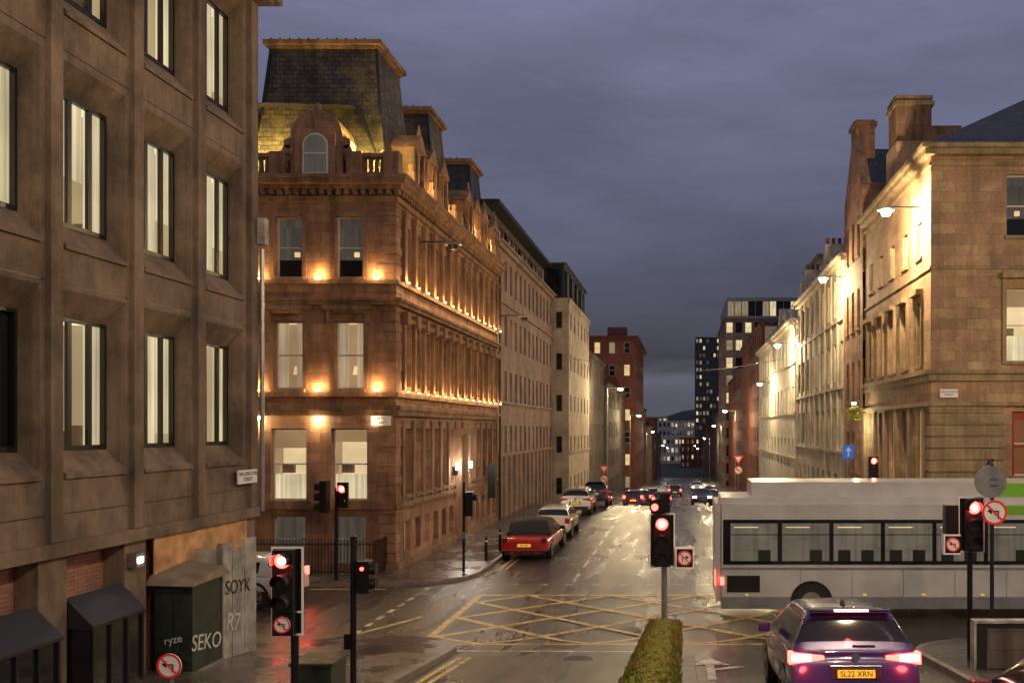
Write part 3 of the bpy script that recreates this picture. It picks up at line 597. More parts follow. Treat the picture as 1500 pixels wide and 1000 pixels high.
block('concrete_apartment_building',1,16,100,112,-5,25.5,'stone_pale',9,5,.4,.5,litp=.15,fbays=6).done()
block('tower_block_building',1,6.3,420,445,-14,50,'stone_dark',18,8,.6,.5,litp=.42,fbays=7,width=12,litm=('lit_office','lit_office_dim','lit_dim'),cornice=.0).done()
for i in range(4):
    y=201+i*50; block('tenement_building',1,8.9,y,y+49,gz(y)-3,[9,4,7,3][i],random.choice(['stone_dark','brick_red']),5,12,.4,.5,litp=.5).done()
block('riverside_office_building',-1,6,420.5,440,-16,9,'stone_white',6,6,.6,.5,litp=.45,fbays=12,width=24,cornice=0,litm=('lit_office','lit_office_dim')).done()
block('riverside_office_building',-1,-9,500,540,-16,12,'stone_pale',7,6,.6,.5,litp=.3,fbays=14,width=40,cornice=0).done()
block('brick_warehouse_building',1,-1,380,400,-16,1,'brick_red',5,4,.4,.5,litp=.4,fbays=6,width=13,cornice=0).done()

# ---------------------------------------------------------------- street lamps
WARM=(1,.74,.40)
def lamp_on_wall(xw,side,y,z,power):
    b=B('wall_mounted_street_lamp'); xe=xw+side*1.3
    xa,xb=min(xw,xe),max(xw,xe)
    b.hexa('bracket','metal_dark',[(xa,y-.03,z+.08),(xb,y-.03,z+.08),(xb,y+.03,z+.08),(xa,y+.03,z+.08),(xa,y-.03,z+.13),(xb,y-.03,z+.13),(xb,y+.03,z+.13),(xa,y+.03,z+.13)])
    b.box('head','metal_grey',xe-.3,xe+.3,y-.15,y+.15,z-.02,z+.075); b.cyl('bowl','lamp_warm' if power else 'lens_off',(xe,y,z-.2),.14,.18,n=14,r2=.22)
    b.done()
    if power: light('street_lamp_light',(xe,y,z-.36),power,WARM,.14)
lamp_on_wall(8.9,-1,31.9,13.35,2700); lamp_on_wall(8.9,-1,46.2,13.3,1900); lamp_on_wall(8.7,-1,66.5,11.7,2700); lamp_on_wall(8.7,-1,82,9.5,2400)
lamp_on_wall(-10.3,1,33.5,12.4,0); lamp_on_wall(-10.3,1,48.5,11.5,0)
def street_lamp(x,y,h,side,power,lit_=True):
    b=B('street_lamp'); z=gz(y)+.1
    b.cyl('column','metal_grey',(x,y,z),.1,1.2,n=10,r2=.09); b.cyl('column','metal_grey',(x,y,z+1.2),.065,h-1.2,n=10,r2=.045)
    xe=x+side*1.3; xa,xb=min(x,xe),max(x,xe); b.hexa('arm','metal_grey',[(xa,y-.03,z+h-.06),(xb,y-.03,z+h-.06),(xb,y+.03,z+h-.06),(xa,y+.03,z+h-.06),(xa,y-.03,z+h),(xb,y-.03,z+h),(xb,y+.03,z+h),(xa,y+.03,z+h)])
    b.box('head','metal_grey',xe-.35,xe+.25,y-.14,y+.14,z+h-.05,z+h+.08); b.box('lens','lamp_warm',xe-.28,xe+.18,y-.13,y+.13,z+h-.2,z+h-.05)
    b.done()
    if power: light('street_lamp_light',(xe,y,z+h-.35),power,WARM,.12)
street_lamp(-7.4,84,11.5,1,2200); street_lamp(6.8,110,11,-1,2200); street_lamp(-7.4,120,11,1,2200); street_lamp(6.8,150,11,-1,2200); street_lamp(-7.4,175,11,1,2400); street_lamp(6.8,215,11,-1,2400)
for x,y,s_ in((-7,250,1),(6.5,290,-1),(-7,320,1),(6.5,360,-1)): street_lamp(x,y,10,s_,0)
street_lamp(5.6,7.5,11,-1,2700); street_lamp(-9.0,-6,9,1,1200); street_lamp(14,19.4,10,1,1900); street_lamp(-22,29,9,1,900)  # unseen lamps, added out of view as warm fill for the facades
street_lamp(6.4,-3,11,-1,2000)  # another unseen lamp added behind the camera for the same fill

# ---------------------------------------------------------------- traffic signals
def head(b,cx,y,z0,z1,w=.34,board=True,lensn=3,lit_i=0,arrow=False,back=False):
    if board:
        b.box('backing_board','black_gloss',cx-w*.78,cx+w*.78,y+.12,y+.14,z0-.03,z1+.03)
        bw=w*.78; t=.028
        for q in((cx-bw,cx-bw+t,z0-.03,z1+.03),(cx+bw-t,cx+bw,z0-.03,z1+.03),(cx-bw+t,cx+bw-t,z1+.03-t,z1+.03),(cx-bw+t,cx+bw-t,z0-.03,z0-.03+t)): b.box('board_border','white_board',q[0],q[1],y+.105,y+.12,q[2],q[3])
    b.box('housing','black_gloss',cx-w/2,cx+w/2,y-.04,y+.1,z0,z1)
    p=(z1-z0)/lensn
    for i in range(lensn):
        zc=z1-p*(i+.5); r=min(p*.36,w*.36)
        on=(i==lit_i)
        b.cyl('lens',('red_lit' if on else 'lens_off'),(cx,y-.06,zc),r,.02,'y',20)
        if on: b.cyl('lamp_core','red_core',(cx,y-.07,zc),r*.5,.01,'y',16)
        n=12
        for k in range(n):
            a0,a1=math.pi*(-.15+1.3*k/n),math.pi*(-.15+1.3*(k+1)/n); R=r*1.12
            b.poly('visor','black_gloss',[(cx+R*math.cos(a0),y-.04,zc+R*math.sin(a0)),(cx+R*math.cos(a1),y-.04,zc+R*math.sin(a1)),(cx+R*.97*math.cos(a1),y-.24+.05*abs(math.cos(a1)),zc+R*.97*math.sin(a1)),(cx+R*.97*math.cos(a0),y-.24+.05*abs(math.cos(a0)),zc+R*.97*math.sin(a0))])
    if lit_i is not None and lit_i>=0 and y<25: light('signal_glow',(cx,y-.32,z1-p*.5),8,(1,.06,.04),.06)
def ban_sign(b,cx,y,zc,r,arrow=1):
    b.cyl('sign_face','white_board',(cx,y-.0,zc),r,.012,'y',28)
    n=28
    for k in range(n):
        a0,a1=2*math.pi*k/n,2*math.pi*(k+1)/n
        b.poly('red_ring','sign_red',[(cx+R*math.cos(a),y-.004,zc+R*math.sin(a)) for R,a in((r,a0),(r,a1),(r*.82,a1),(r*.82,a0))])
    q=r*.6; t=r*.055
    b.box('arrow','text_black',cx+arrow*.3*r-t,cx+arrow*.3*r+t,y-.006,y-.002,zc-.5*r,zc+.15*r); xa,xb=sorted((cx-arrow*.2*r,cx+arrow*.3*r-arrow*t))
    b.box('arrow','text_black',xa,xb,y-.006,y-.002,zc+.05*r,zc+.05*r+2*t); b.poly('arrow','text_black',[(cx-arrow*.2*r,y-.005,zc+.4*r),(cx-arrow*.2*r,y-.005,zc-.15*r),(cx-arrow*.6*r,y-.005,zc+.13*r)])
    b.poly('red_bar','sign_red',[(cx-q-t,y-.009,zc+q-t),(cx-q+t,y-.009,zc+q+t),(cx+q+t,y-.009,zc-q+t),(cx+q-t,y-.009,zc-q-t)])
b=B('traffic_light'); g=gz(12.3)
b.cyl('pole','black_gloss',(-5.68,12.5,g),.055,2.4,n=12); head(b,-5.75,12.3,2.55,3.45,.3)
b.box('housing','black_gloss',-5.9,-5.6,12.26,12.4,2.22,2.54); ban_sign(b,-5.75,12.24,2.38,.12,1); b.box('backing_board','black_gloss',-5.984,-5.516,12.42,12.44,2.2,2.515)
for x in(-5.984,-5.544): b.box('board_border','white_board',x,x+.028,12.405,12.42,2.19,2.515)
b.box('board_border','white_board',-5.956,-5.544,12.405,12.42,2.19,2.22)
b.done()
b=B('traffic_light'); g=gz(17)
b.cyl('pole','metal_grey',(-.37,17.15,g),.055,3.3,n=12); head(b,-.41,17,2.45,3.47,.33)
b.box('sign_box','black_gloss',-.12,.2,16.98,17.1,2.44,2.80); ban_sign(b,.04,16.96,2.62,.145,-1)
for q in((-.15,-.12,2.41,2.83),(.2,.23,2.41,2.83),(-.12,.2,2.80,2.83),(-.12,.2,2.41,2.44)): b.box('board_border','white_board',q[0],q[1],16.97,17.1,q[2],q[3])
b.cyl('detector','black_gloss',(-.5,17.1,3.62),.17,.14,'y',16); b.box('detector','black_gloss',-.45,-.25,17.05,17.25,3.52,3.9); b.cyl('detector_lens','red_lit',(-.56,17.085,3.62),.07,.01,'y',14)
b.done()
b=B('traffic_island')
for x0,x1,y0,y1 in((-.95,.25,13.9,17.7),): b.hexa('kerb','kerb_stone',[(x0,y0,gz(y0)-.05),(x1,y0,gz(y0)-.05),(x1,y1,gz(y1)-.05),(x0,y1,gz(y1)-.05),(x0,y0,gz(y0)+.13),(x1,y0,gz(y0)+.13),(x1,y1,gz(y1)+.13),(x0,y1,gz(y1)+.13)])
b.done(.03)
b=B('traffic_light'); b.cyl('pole','black_gloss',(5.77,17.15,gz(17)+.1),.055,3.2,n=12); head(b,5.79,17,2.75,3.8,.34)
b.box('sign_box','black_gloss',5.22,5.53,16.98,17.1,2.72,3.06); ban_sign(b,5.375,16.96,2.89,.14,1); b.box('secondary_head','black_gloss',5.24,5.5,17.0,17.2,3.1,3.66)
for q in((5.19,5.22,2.69,3.09),(5.22,5.53,2.69,2.72),(5.22,5.53,3.06,3.09)): b.box('board_border','white_board',q[0],q[1],16.97,17.1,q[2],q[3])
b.done()
b=B('traffic_sign'); b.cyl('pole','metal_dark',(5.98,16.5,gz(16.5)+.1),.04,4.0,n=10); ban_sign(b,6.0,16.42,3.58,.24,1); b.cyl('reverse_disc','grey_back',(5.92,16.4,4.17),.31,.02,'y',32); b.cyl('cap','metal_dark',(5.95,16.5,4.5),.1,.1,n=12,r2=.03); b.box('clamp','metal_grey',5.9,6.05,16.38,16.4,4.1,4.13); b.box('clamp','metal_grey',5.9,6.05,16.38,16.4,4.22,4.25); b.done()
b=B('traffic_light'); X=-11.6
b.cyl('pole','black_gloss',(X,28.6,.1),.06,3.1,n=10); head(b,X+.28,28.4,2.55,3.4,.34,False,2,0)
b.box('housing','black_gloss',X-.5,X-.28,28.4,28.75,2.4,3.45)
for i in range(3): b.cyl('visor','black_gloss',(X-.5,28.57,3.25-.34*i),.14,-.2,'x',12)
b.done()
b=B('pedestrian_signal'); b.cyl('pole','black_gloss',(-5.48,14.2,gz(14.2)+.1),.05,2.5,n=12); b.cyl('pole_cap','black_gloss',(-5.48,14.2,gz(14.2)+2.6),.06,.04,n=12)
b.box('housing','black_gloss',-5.41,-5.19,14.1,14.3,2.47,3.0); b.cyl('lens','red_lit',(-5.3,14.08,2.88),.03,.02,'y',12); b.cyl('visor','black_gloss',(-5.19,14.2,2.86),.09,.1,'x',12); b.cyl('visor','black_gloss',(-5.19,14.2,2.62),.09,.1,'x',12)
b.box('push_button_box','black_gloss',-5.6,-5.5,14.1,14.3,1.55,1.8); b.done()
b=B('pedestrian_signal'); b.cyl('pole','black_gloss',(-7.75,30.2,.1),.05,3.2,n=10); b.box('housing','black_gloss',-7.68,-7.42,30.1,30.35,2.1,2.95); b.cyl('visor','black_gloss',(-7.42,30.2,2.75),.11,.15,'x',12); b.box('push_button_box','metal_grey',-7.83,-7.67,30.08,30.14,1.3,1.55);b.done()
b=B('traffic_light'); b.cyl('pole','black_gloss',(6.8,30.4,.1),.06,4.0,n=10); head(b,6.75,30.2,3.3,4.2,.34,False); b.done()
b=B('traffic_sign'); b.cyl('pole','metal_grey',(6.0,31,.1),.04,4.5,n=8); b.box('plate','sign_blue',5.8,6.2,30.9,30.94,4.1,4.6); b.box('arrow','white_board',5.97,6.03,30.885,30.9,4.18,4.42); b.poly('arrow','white_board',[(5.88,30.88,4.38),(6.12,30.88,4.38),(6,30.88,4.53)]); b.done()
def giveway(x,y,zc,s):
    b=B('give_way_sign'); g=gz(y)+.1; b.cyl('pole','metal_grey',(x,y,g),.04,zc+s-g,n=8)
    b.poly('triangle','sign_red',[(x-s,y-.06,zc+s*.6),(x+s,y-.06,zc+s*.6),(x,y-.06,zc-s)]); b.poly('triangle','white_board',[(x-s*.6,y-.07,zc+s*.38),(x+s*.6,y-.07,zc+s*.38),(x,y-.07,zc-s*.55)])
    ban_sign(b,x,y-.06,zc-s*2,s*.75,1); b.done()
giveway(-7.0,76,1.6,.45); giveway(6.0,92,1.9,.6)
b=B('bollard')
for y in (33,35.5,38): b.cyl('post','black_gloss',(-7.6,y,.1),.07,.9,n=10,r2=.05); b.cyl('cap','white_board',(-7.6,y,.82),.072,.06,n=10)
b.done()
b=B('hotel_banner_sign'); b.fbox('panel','black_gloss',Fl(-10.3),44.2,44.35,1.6,3.4,-.6,-.2); b.fbox('arm','metal_dark',Fl(-10.3),44.25,44.3,3.1,3.15,-.2,0); b.done()
b=B('hanging_basket'); b.box('bracket','metal_dark',8.0,8.9,40.9,40.95,6.2,6.25)
for i in range(90):
    a=random.uniform(0,6.28); r=random.uniform(0,.42); zz=6.0+random.uniform(-.35,.25); x,y=8.2+r*math.cos(a),40.9+r*math.sin(a); s_=.09
    b.poly('foliage','moss',[(x-s_,y,zz),(x,y+s_,zz+.05),(x+s_,y,zz),(x,y-s_,zz-.07)])
b.box('lamps','lamp_warm',8.1,8.3,40.85,40.88,6.35,6.42); b.done(); light('shop_light',(8.2,40.5,5.4),140,(1,.95,.6),.1)

# ---------------------------------------------------------------- foreground walls & cabinets
b=B('parapet_wall'); x0,x1=-.52,-.06
y0,y1=3,14
z0,z1=3.1+4*.143,2.08
b.hexa('wall','stone_cream',[(x0+.03,y0,0),(x1-.03,y0,0),(x1-.03,y1,0),(x0+.03,y1,0),(x0+.03,y0,z0-.08),(x1-.03,y0,z0-.08),(x1-.03,y1,z1-.08),(x0+.03,y1,z1-.08)])
pw=b.done()
v=[];f=[];nu,nv=12,260
for j in range(nv+1):
    y=y0+(y1+.05-y0)*j/nv; zz=z0+(z1-z0)*j/nv
    for i in range(nu+1):
        t=i/nu; x=x0-.03+(x1-x0+.06)*t; h=.09*math.sin(math.pi*t)**.4 + random.uniform(-.012,.022)
        v.append((x+random.uniform(-.012,.012)-(.06*abs(math.sin(j*.31)*math.sin(j*.13)) if i==0 else 0),y+random.uniform(-.015,.015),zz-.1+h+(0 if 0<i<nu else -.06)))
for j in range(nv):
    for i in range(nu): a=j*(nu+1)+i; f.append((a,a+1,a+nu+2,a+nu+1))
f.append(tuple(nv*(nu+1)+i for i in range(nu+1)))
for k in range(4500):
    y=random.uniform(6.5,y1); t=random.random(); x=x0-.05+(x1-x0+.1)*t; zz=z0+(z1-z0)*(y-y0)/(y1-y0)-.02-(.05 if t<.06 or t>.94 else 0); a=random.uniform(0,6.28); l=random.uniform(.008,.02); hh=random.uniform(.015,.045)
    o_=len(v); v+=[(x-l*math.cos(a),y-l*math.sin(a),zz-.01),(x+l*math.cos(a),y+l*math.sin(a),zz-.01),(x+random.uniform(-.02,.02),y,zz+hh)]; f.append((o_,o_+1,o_+2))
me=bpy.data.meshes.new('moss_coping'); me.from_pydata(v,[],f); me.materials.append(M['moss']); o=bpy.data.objects.new('moss_coping',me); S.collection.objects.link(o); o.parent=pw
b=B('boundary_wall'); b.box('wall','metal_dark',5.5,14,16.0,16.15,.3,1.55); b.box('coping','panel_grey',5.45,14.0,15.97,16.18,1.55,1.6); b.box('post','panel_grey',5.45,5.5,15.97,16.18,.3,1.55)
for i in range(8): b.box('panel','stone_dark',5.7+i*1.0,6.55+i*1.0,15.98,16.0,.7,1.45)
b.done()
b=B('utility_cabinet'); b.box('body','green_cab',-9.75,-9.05,15.75,16.7,.5,2.3); b.hexa('cardboard_sheets','cardboard',[(-9.85,15.6,2.32),(-8.95,15.6,2.3),(-8.95,16.9,2.34),(-9.85,16.9,2.38),(-9.8,15.7,2.5),(-9.0,15.7,2.36),(-9.0,16.8,2.5),(-9.8,16.8,2.62)])
for z in(.9,2.15): b.box('door_trim','metal_dark',-9.7,-9.1,15.735,15.75,z,z+.03)
b.box('door_gap','black_gloss',-9.41,-9.39,15.74,15.75,.65,2.25); b.box('plinth','kerb_stone',-9.8,-9.0,15.7,16.75,.4,.7); e=b.done(.01)
text(e,'SEKO',(-9.03,16.2,1.15),.42,'graffiti_white',(math.pi/2,.15,math.pi/2)); text(e,'ryze',(-9.4,15.735,1.3),.2,'graffiti_white',(math.pi/2,-.2,0))
b=B('hoarding_panels')
for i in range(3): b.box('panel','panel_grey',-9.35,-9.28,17.1+i*.5,17.57+i*.5,.3,2.85-.15*(i%2))
b.box('frame','metal_grey',-9.3,-9.2,17.05,17.1,.3,2.9); b.poly('panel','panel_grey',[(-9.8,17.08,.3),(-9.3,17.08,.3),(-9.3,17.08,2.8),(-9.8,17.08,2.8)]); e=b.done()
text(e,'SOYK',(-9.27,17.8,1.9),.4,'text_black',(math.pi/2,.1,math.pi/2)); text(e,'R7',(-9.265,17.6,1.2),.5,'graffiti_white',(math.pi/2,.2,math.pi/2))
b=B('utility_cabinet'); b.box('body','green_cab',-6.0,-5.4,13.1,13.7,.8,1.55); b.box('lid','green_cab',-6.04,-5.36,13.06,13.74,1.55,1.6)
for i in range(6): x=-5.95+random.uniform(0,.45);y=13.15+random.uniform(0,.4); b.box('leaflets','cardboard',x,x+.1,y,y+.1,1.602+i*.002,1.604+i*.002)
b.done(.01)
b=B('traffic_sign'); b.cyl('pole','metal_grey',(-6.62,11.05,gz(11)),.03,1.1,n=8); ban_sign(b,-6.62,11.0,2.14,.16,1); b.done()

# ---------------------------------------------------------------- vehicles
def loft(name,sts,mats,matf,parent,sub=2):
    v=[];f=[];fm=[];n=len(sts[0][1]); ring=2*n-2
    for y,sec in sts:
        for k in range(n): v.append((sec[k][0],y,sec[k][1]))
        for k in range(n-2,0,-1): v.append((-sec[k][0],y,sec[k][1]))
    for s in range(len(sts)-1):
        for k in range(ring):
            k2=(k+1)%ring; f.append((s*ring+k,s*ring+k2,(s+1)*ring+k2,(s+1)*ring+k)); kk=k if k<n-1 else ring-1-k; fm.append(matf(s,kk))
    f.append(tuple(range(ring))[::-1]); fm.append(matf(-1,0)); o_=(len(sts)-1)*ring; f.append(tuple(o_+i for i in range(ring))); fm.append(matf(len(sts),0))
    me=bpy.data.meshes.new(name); me.from_pydata(v,[],f)
    for m_ in mats: me.materials.append(M[m_])
    for i,p in enumerate(me.polygons): p.material_index=fm[i]; p.use_smooth=True
    me.update(); o=bpy.data.objects.new(name,me); S.collection.objects.link(o); o.parent=parent
    md=o.modifiers.new('s','SUBSURF'); md.levels=sub; md.render_levels=sub
    return o
def car(x,y,Ln,Wd,H,col,kind='suv',plate='',brake=False,roofm=None,z=None,rot=0,headlights=False,tail=True):
    b=B('parked_car' if not brake else 'car'); w=Wd/2; zb=.28; belt={'suv':1.02,'coupe':.92,'hatch':.95}[kind]
    for yy in (.82,Ln-.9):
        for s_ in(-1,1):
            xo=s_*(w-.01); r=.35
            b.cyl('wheel','rubber',(xo-s_*.24,yy,r),r,s_*.235,'x',28); b.cyl('rim','metal_grey',(xo-s_*.02,yy,r),r*.66,s_*.02,'x',20); b.cyl('hub','metal_dark',(xo-s_*.0,yy,r),r*.2,s_*.012,'x',12)
            for q in range(5):
                a=q*1.2566; ca,sa=math.cos(a),math.sin(a); b.poly('spokes','metal_dark',[(xo+s_*.004,yy+ca*.06-sa*.05,r+sa*.06+ca*.05),(xo+s_*.004,yy+ca*.2-sa*.06,r+sa*.2+ca*.06),(xo+s_*.004,yy+ca*.2+sa*.02,r+sa*.2-ca*.02)])
            n=14
            for k in range(n):
                a0,a1=math.pi*k/n,math.pi*(k+1)/n
                b.poly('arch','bumper',[(s_*(w+.006),yy+R*math.cos(a),r+R*math.sin(a)) for R,a in((.36,a0),(.36,a1),(.44,a1),(.44,a0))])
    tz=belt-.12
    if kind=='suv':
        for s_ in(-1,1):
            xo,xi=s_*(w-.01),s_*(w-.5); m_='red_lit' if brake else 'car_red'
            b.hexa('tail_lamp',m_,[(xo,-.0,tz-.02),(xi,-.02,tz+.05),(xi,.2,tz+.05),(xo,.2,tz-.02),(xo,.01,tz+.15),(xi,-.005,tz+.10),(xi,.2,tz+.10),(xo,.2,tz+.15)])
            if brake: b.box('lamp_core','red_core',s_*(w-.18)-.13,s_*(w-.18)+.13,-.018,-.012,tz+.03,tz+.12)
            b.box('reflector','car_red',s_*(w-.2)-.1,s_*(w-.2)+.1,-.085,-.065,.48,.53)
        b.box('bumper_trim','bumper',-w+.14,w-.14,-.08,.1,.3,.56); b.box('spoiler',col,-w*.62,w*.62,.24,.55,H-.04,H-.005)
        b.box('spoiler_lip','bumper',-w*.62,w*.62,.22,.3,H-.055,H-.042)
        if brake: b.box('high_brake_lamp','red_core',-.24,.24,.232,.238,H-.036,H-.010)
        b.box('plate_recess','bumper',-.34,.34,-.052,-.03,tz-.21,tz-.05); b.box('number_plate','plate_yellow',-.26,.26,-.062,-.05,tz-.19,tz-.08); b.box('chrome_strip','chrome',-.36,.36,-.05,-.0,tz-.04,tz-.02)
        b.cyl('badge','chrome',(0,-.035,tz+.09),.05,.03,'y',16); b.box('wiper','frame_black',-.02,.3,.06,.1,belt+.1,belt+.12)
        b.hexa('aerial_fin','bumper',[(-.03,.8,H),(.03,.8,H),(.03,1.05,H),(-.03,1.05,H),(-.01,.82,H+.08),(.01,.82,H+.08),(.01,.92,H+.08),(-.01,.92,H+.08)])
    elif kind=='coupe':
        for s_ in(-1,1):
            b.box('tail_lamp','car_maroon',s_*(w-.22)-.1,s_*(w-.22)+.1,-.03,.05,tz-.08,tz+.1); b.box('exhaust','chrome',s_*.5-.07,s_*.5+.07,-.03,.02,.3,.35)
        b.box('number_plate','plate_yellow',-.26,.26,-.07,-.05,.56,.68); b.box('chrome_strip','chrome',-w+.1,w-.1,-.045,-.01,.42,.45)
        b.box('bumper_trim','bumper',-w+.2,w-.2,-.02,.1,.24,.34)
    else:
        for s_ in(-1,1): b.box('tail_lamp','red_lit' if brake else 'car_red',s_*(w-.15)-.11,s_*(w-.15)+.11,-.02,.1,tz-.1,tz+.15)
        b.box('number_plate','plate_yellow',-.26,.26,-.06,-.04,.5,.62); b.box('bumper_trim','bumper',-w+.2,w-.2,-.05,.1,.26,.4)
    for s_ in(-1,1):
        my=Ln*.62 if kind!='coupe' else Ln*.56
        b.box('mirror',col if kind!='coupe' else 'black_gloss',s_*(w+.09)-.1,s_*(w+.09)+.1,my-.06,my+.1,belt+.0,belt+.15)
        b.box('headlamp','headlamp' if headlights else 'chrome',s_*(w-.28)-.17,s_*(w-.28)+.17,Ln-.12,Ln-.03,.62,.76)
        b.box('door_handle','chrome',s_*(w+.0)-.012,s_*(w+.0)+.012,Ln*.38,Ln*.38+.16,belt-.13,belt-.1)
        b.box('door_seam','black_gloss',s_*(w+.002)-.003,s_*(w+.002)+.003,Ln*.30,Ln*.30+.012,.4,belt-.05); b.box('door_seam','black_gloss',s_*(w+.002)-.003,s_*(w+.002)+.003,Ln*.47,Ln*.47+.012,.35,belt-.05)
    e=b.done(.012)
    hood=belt-.08
    def sec(k,zt,zbb=zb): return [(0,zbb),(w*.8*k,zbb),(w*.97*k,zbb+.08),(w*1.0*k,zbb+(zt-zbb)*.45),(w*.985*k,zbb+(zt-zbb)*.78),(w*.9*k,zt-.015),(w*.6*k,zt+.0),(0,zt+.015)]
    if kind=='coupe': T=[(0.0,.86,belt-.12,.36),(.06,.93,belt-.06,.3),(.3,.98,belt-.02,zb),(1.0,1,belt,zb),(Ln*.45,1,belt,zb),(Ln*.62,1,belt,zb),(Ln*.85,.98,belt-.06,zb),(Ln-.15,.92,belt-.14,zb),(Ln,.84,belt-.25,.35)]
    else: T=[(-.05,.86,.62,.32),(-.03,.93,belt-.3,.28),(.0,.97,belt-.02,.28),(.15,.99,belt,zb),(.6,1,belt,zb),(Ln*.5,1,belt,zb),(Ln*.7,1,belt-.01,zb),(Ln*.85,.97,hood-.06,zb),(Ln-.12,.9,hood-.16,zb),(Ln,.8,hood-.3,.35)]
    loft('body',[(t[0],sec(t[1],t[2],t[3])) for t in T],[col],lambda s,k:0,e)
    wb=w*.93; wr=w*.68
    def gs(zr,k=1,zo=0):
        q=max(0.02,(zr-belt)/(H-belt)); wt=wb+(wr-wb)*q
        return [(0,belt-.1),(wb*k,belt-.1),(wb*.99*k,belt+.01),(wt*1.03*k,zr-.10*q),(wt*.9*k,zr-.02*q),(wt*.5*k,zr+.0),(0,zr+.01)]
    if kind=='suv': G=[(.04,belt+.03),(.10,belt+.1),(.34,H-.07),(.42,H-.02),(.9,H),(1.9,H+.01),(2.35,H-.02),(2.5,H-.07),(3.2,belt+.06),(3.3,belt)]
    elif kind=='coupe': G=[(.95,belt+.02),(1.02,belt+.08),(1.55,H-.09),(1.75,H-.04),(2.3,H),(2.8,H-.01),(3.0,H-.04),(3.1,H-.08),(3.75,belt+.04),(3.85,belt)]
    else: G=[(.1,belt+.03),(.18,belt+.1),(.55,H-.09),(.68,H-.03),(1.2,H),(1.9,H),(2.3,H-.03),(2.42,H-.08),(3.1,belt+.05),(3.2,belt)]
    rm=roofm or col
    def mf(s,k):
        if kind=='coupe':
            if s<=1 or s==2: return 2
            if s in(3,4,5): return 0 if k==2 and s!=3 else 2
            if s in(6,7,8): return 0 if k>=2 else 1
            return 1
        if s in(1,): return 0 if k>=3 else 1
        if s in(7,): return 0 if k>=2 else 1
        if s in(3,4,5,6): return 0 if k==2 else 1
        return 1
    loft('greenhouse',[(g[0],gs(g[1])) for g in G],['glass_dark',rm,rm],mf,e)
    if plate:
        pz=(tz-.135 if kind=='suv' else .62); text(e,plate,(0,-.065 if kind=='suv' else -.073,pz),.105,'text_black')
    sl=(gz(y+Ln-.9)-gz(y+.8))/(Ln-1.7); e.location=(x,y,gz(y+.8)-sl*.8); e.rotation_euler=(math.atan(sl),0,rot)
    return e
car(-6.2,33.4,5.3,1.98,1.5,'car_red','coupe','JAY 80',roofm='soft_top')
car(-6.15,40.0,4.3,1.78,1.5,'car_cream','hatch','YK19 RVA')
car(-6.4,50.8,4.5,1.86,1.62,'car_white','suv','SD68 KLP',roofm='car_white')
car(-5.9,57.0,4.6,1.82,1.6,'car_dark','suv')
car(2.4,11.75,4.35,1.86,1.62,'car_blue','suv','SL22 XRN',brake=True)
car(4.3,6.7,4.3,1.8,1.5,'car_maroon','hatch')
for x,y in((-4.2,72),(-1.9,77),(-3.4,92),(-1.0,110),(-4,86)): car(x,y,4.3,1.8,1.5,'car_dark','hatch',brake=True)
for x,y in((3,84),(3.4,100),(2.2,130),(1.6,70)):
    e=car(x,y,4.3,1.8,1.5,random.choice(['car_white','car_dark']),'hatch',headlights=True); e.name='oncoming_car'; e.rotation_euler=(-e.rotation_euler[0],0,math.pi); e.location[1]+=4.3; e.location[2]=gz(y+3.5)+.05
for s_ in(-.74,.74): light('brake_lamp_glow',(2.4+s_,11.5,1.98),22,(1,.05,.04),.08)
light('brake_lamp_glow',(2.4,11.8,2.55),9,(1,.05,.04),.05)
for x,y in((-4.2,71.4),(-1.9,76.4)): light('brake_lamp_glow',(x,y,gz(y)+.8),50,(1,.06,.04),.1)
e=car(-15.2,22.6,4.3,1.8,1.5,'car_white','hatch',headlights=True,brake=True); e.rotation_euler=(0,0,math.pi/2); e.location=(-11.5,25.4,0.0)
light('brake_lamp_glow',(-11.1,25.4,.8),12,(1,.06,.04),.1)

# bus
b=B('single_decker_bus'); bx0,bx1,by0,by1=.9,12.6,23.2,25.7; zt=3.72
F=Ff(by0)
b.fbox('window_band','glass_dark',F,bx0+.2,bx1-.2,1.5,2.72,-.012,.05)
x=bx0+.4; i=0
while x<bx1-1:
    b.fbox('window_panes','bus_interior',F,x,x+1.28,1.6,2.62,-.018,-.013); b.fbox('window_pillars','black_gloss',F,x+1.3,x+1.36,1.5,2.72,-.024,-.0125); b.fbox('window_pillars','black_gloss',F,x,x+1.28,2.3,2.325,-.024,-.0185)
    b.fbox('ceiling_lights','lit_warm',F,x+.1,x+.75,2.5,2.53,-.0215,-.0185)
    for q in(.12,.75):
        if random.random()<.8: b.fbox('seats','metal_dark',F,x+q,x+q+.34,1.6,1.9,-.0215,-.0185)
    x+=1.4; i+=1
b.fbox('skirt','bus_grey',F,bx0+.15,bx1-.15,.3,.62,-.01,.02); b.fbox('stripe','bus_green',F,7.9,bx1-.2,2.86,3.1,-.012,.01)
for q in range(8): b.fbox('panel_gaps','bus_grey',F,bx0+.9+q*1.4,bx0+.912+q*1.4,.62,1.36,-.006,.01)
b.fbox('engine_grille','black_gloss',F,bx0+.3,bx0+1.2,.75,1.2,-.012,.01)
b.box('roof_pod','bus_white',bx0+1.0,bx1-1.6,by0+.35,by1-.35,3.28,zt); b.box('roof_pod_green','bus_green',8.6,bx1-1.5,by0+.33,by1-.33,3.32,zt-.03)
for wx in(bx0+2.6,bx1-2.7):
    b.cyl('wheel','rubber',(wx,by0-.02,.48),.48,.3,'y',28); b.cyl('rim','metal_grey',(wx,by0-.035,.48),.28,.02,'y',20)
    n=16
    for k in range(n):
        a0,a1=math.pi*k/n,math.pi*(k+1)/n; b.poly('wheel_arch','black_gloss',[(wx+R*math.cos(a),by0-.014,.48+R*math.sin(a)) for R,a in((.48,a0),(.48,a1),(.58,a1),(.58,a0))])
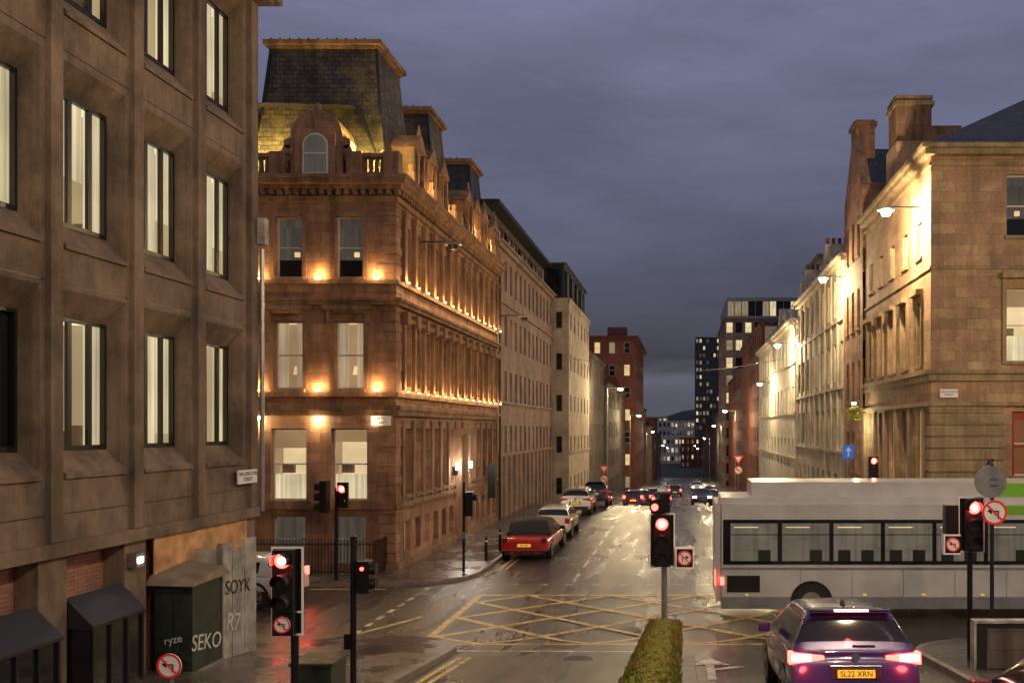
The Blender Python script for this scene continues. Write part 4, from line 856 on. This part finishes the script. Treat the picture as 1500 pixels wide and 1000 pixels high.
b.fbox('marker_lamp','red_lit',F,bx0+.12,bx0+.22,.95,1.15,-.02,.05)
for i in range(7): b.fbox('marker_lamp','plate_yellow',F,bx0+.8+i*1.6,bx0+.9+i*1.6,.66,.7,-.02,.01)
b.box('tail_lamp','red_lit',bx0-.02,bx0+.1,by0+.2,by0+.4,.9,1.3)
b.fbox('lower_band','bus_grey',F,bx0+.16,bx1-.16,1.36,1.42,-.011,.01)
e=b.done()
me=bpy.data.meshes.new('body'); bm=bmesh.new(); bmesh.ops.create_cube(bm,size=1)
for v_ in bm.verts: v_.co=(bx0+(v_.co.x+.5)*(bx1-bx0),by0+(v_.co.y+.5)*(by1-by0),.32+(v_.co.z+.5)*(3.3-.32))
bmesh.ops.bevel(bm,geom=bm.edges[:],offset=.16,segments=4,affect='EDGES'); bm.to_mesh(me); me.materials.append(M['bus_white'])
o=bpy.data.objects.new('body',me); S.collection.objects.link(o); o.parent=e
b=B('overhead_cable')
for i in range(20):
    t0,t1=i/20,(i+1)/20
    def cp(t): return (-10.2+19*t,70+4*t,11.2-1.2*math.sin(math.pi*t))
    a,c=cp(t0),cp(t1); b.hexa('wire','frame_black',[(a[0],a[1],a[2]),(c[0],c[1],c[2]),(c[0],c[1]+.03,c[2]),(a[0],a[1]+.03,a[2]),(a[0],a[1],a[2]+.03),(c[0],c[1],c[2]+.03),(c[0],c[1]+.03,c[2]+.03),(a[0],a[1]+.03,a[2]+.03)])
b.done()
# ---------------------------------------------------------------- world
w=bpy.data.worlds.new('World'); S.world=w; w.use_nodes=True; nt=w.node_tree; bg=nt.nodes['Background']
co=nt.nodes.new('ShaderNodeTexCoord').outputs['Generated']
sep=nt.nodes.new('ShaderNodeSeparateXYZ'); L(nt,co,sep.inputs[0])
n1=noise(nt,co,2.2,5,.55,(1,1,5))
ad=nt.nodes.new('ShaderNodeMath'); ad.operation='MULTIPLY_ADD'; L(nt,n1,ad.inputs[0]); ad.inputs[1].default_value=.12; L(nt,sep.outputs[2],ad.inputs[2])
g=ramp(nt,ad.outputs[0],[(0.0,(.05,.055,.075)),(.08,(.085,.093,.125)),(.11,(.115,.125,.17)),(.14,(.038,.042,.06)),(.20,(.06,.064,.096)),(.33,(.118,.124,.198)),(.55,(.175,.182,.29)),(1,(.18,.19,.32))])
g=mixc(nt,.55,g,ramp(nt,noise(nt,co,3.0,5,.62,(1,1,4.5)),[(.3,.6),(.7,1.25)]),'MULTIPLY')
sk=nt.nodes.new('ShaderNodeTexSky'); sk.sky_type='NISHITA'; sk.sun_disc=False; sk.sun_elevation=math.radians(1); sk.sun_rotation=math.radians(120)
g2=mixc(nt,.01,g,sk.outputs[0],'ADD')
L(nt,g2,bg.inputs[0]); bg.inputs[1].default_value=1.05
sl=light('sun',(0,0,40),.05,(.75,.8,1),typ='SUN',rot=(math.radians(50),0,math.radians(30))); sl.data.angle=math.radians(30)
cam=bpy.data.cameras.new('camera'); co_=bpy.data.objects.new('camera',cam); S.collection.objects.link(co_); co_.location=(0,0,CAMZ); co_.rotation_euler=(math.pi/2,0,0)
cam.sensor_width=36; cam.lens=30; cam.shift_x=-250/1500; cam.shift_y=127/1500; cam.clip_end=4000; cam.clip_start=.1
S.camera=co_
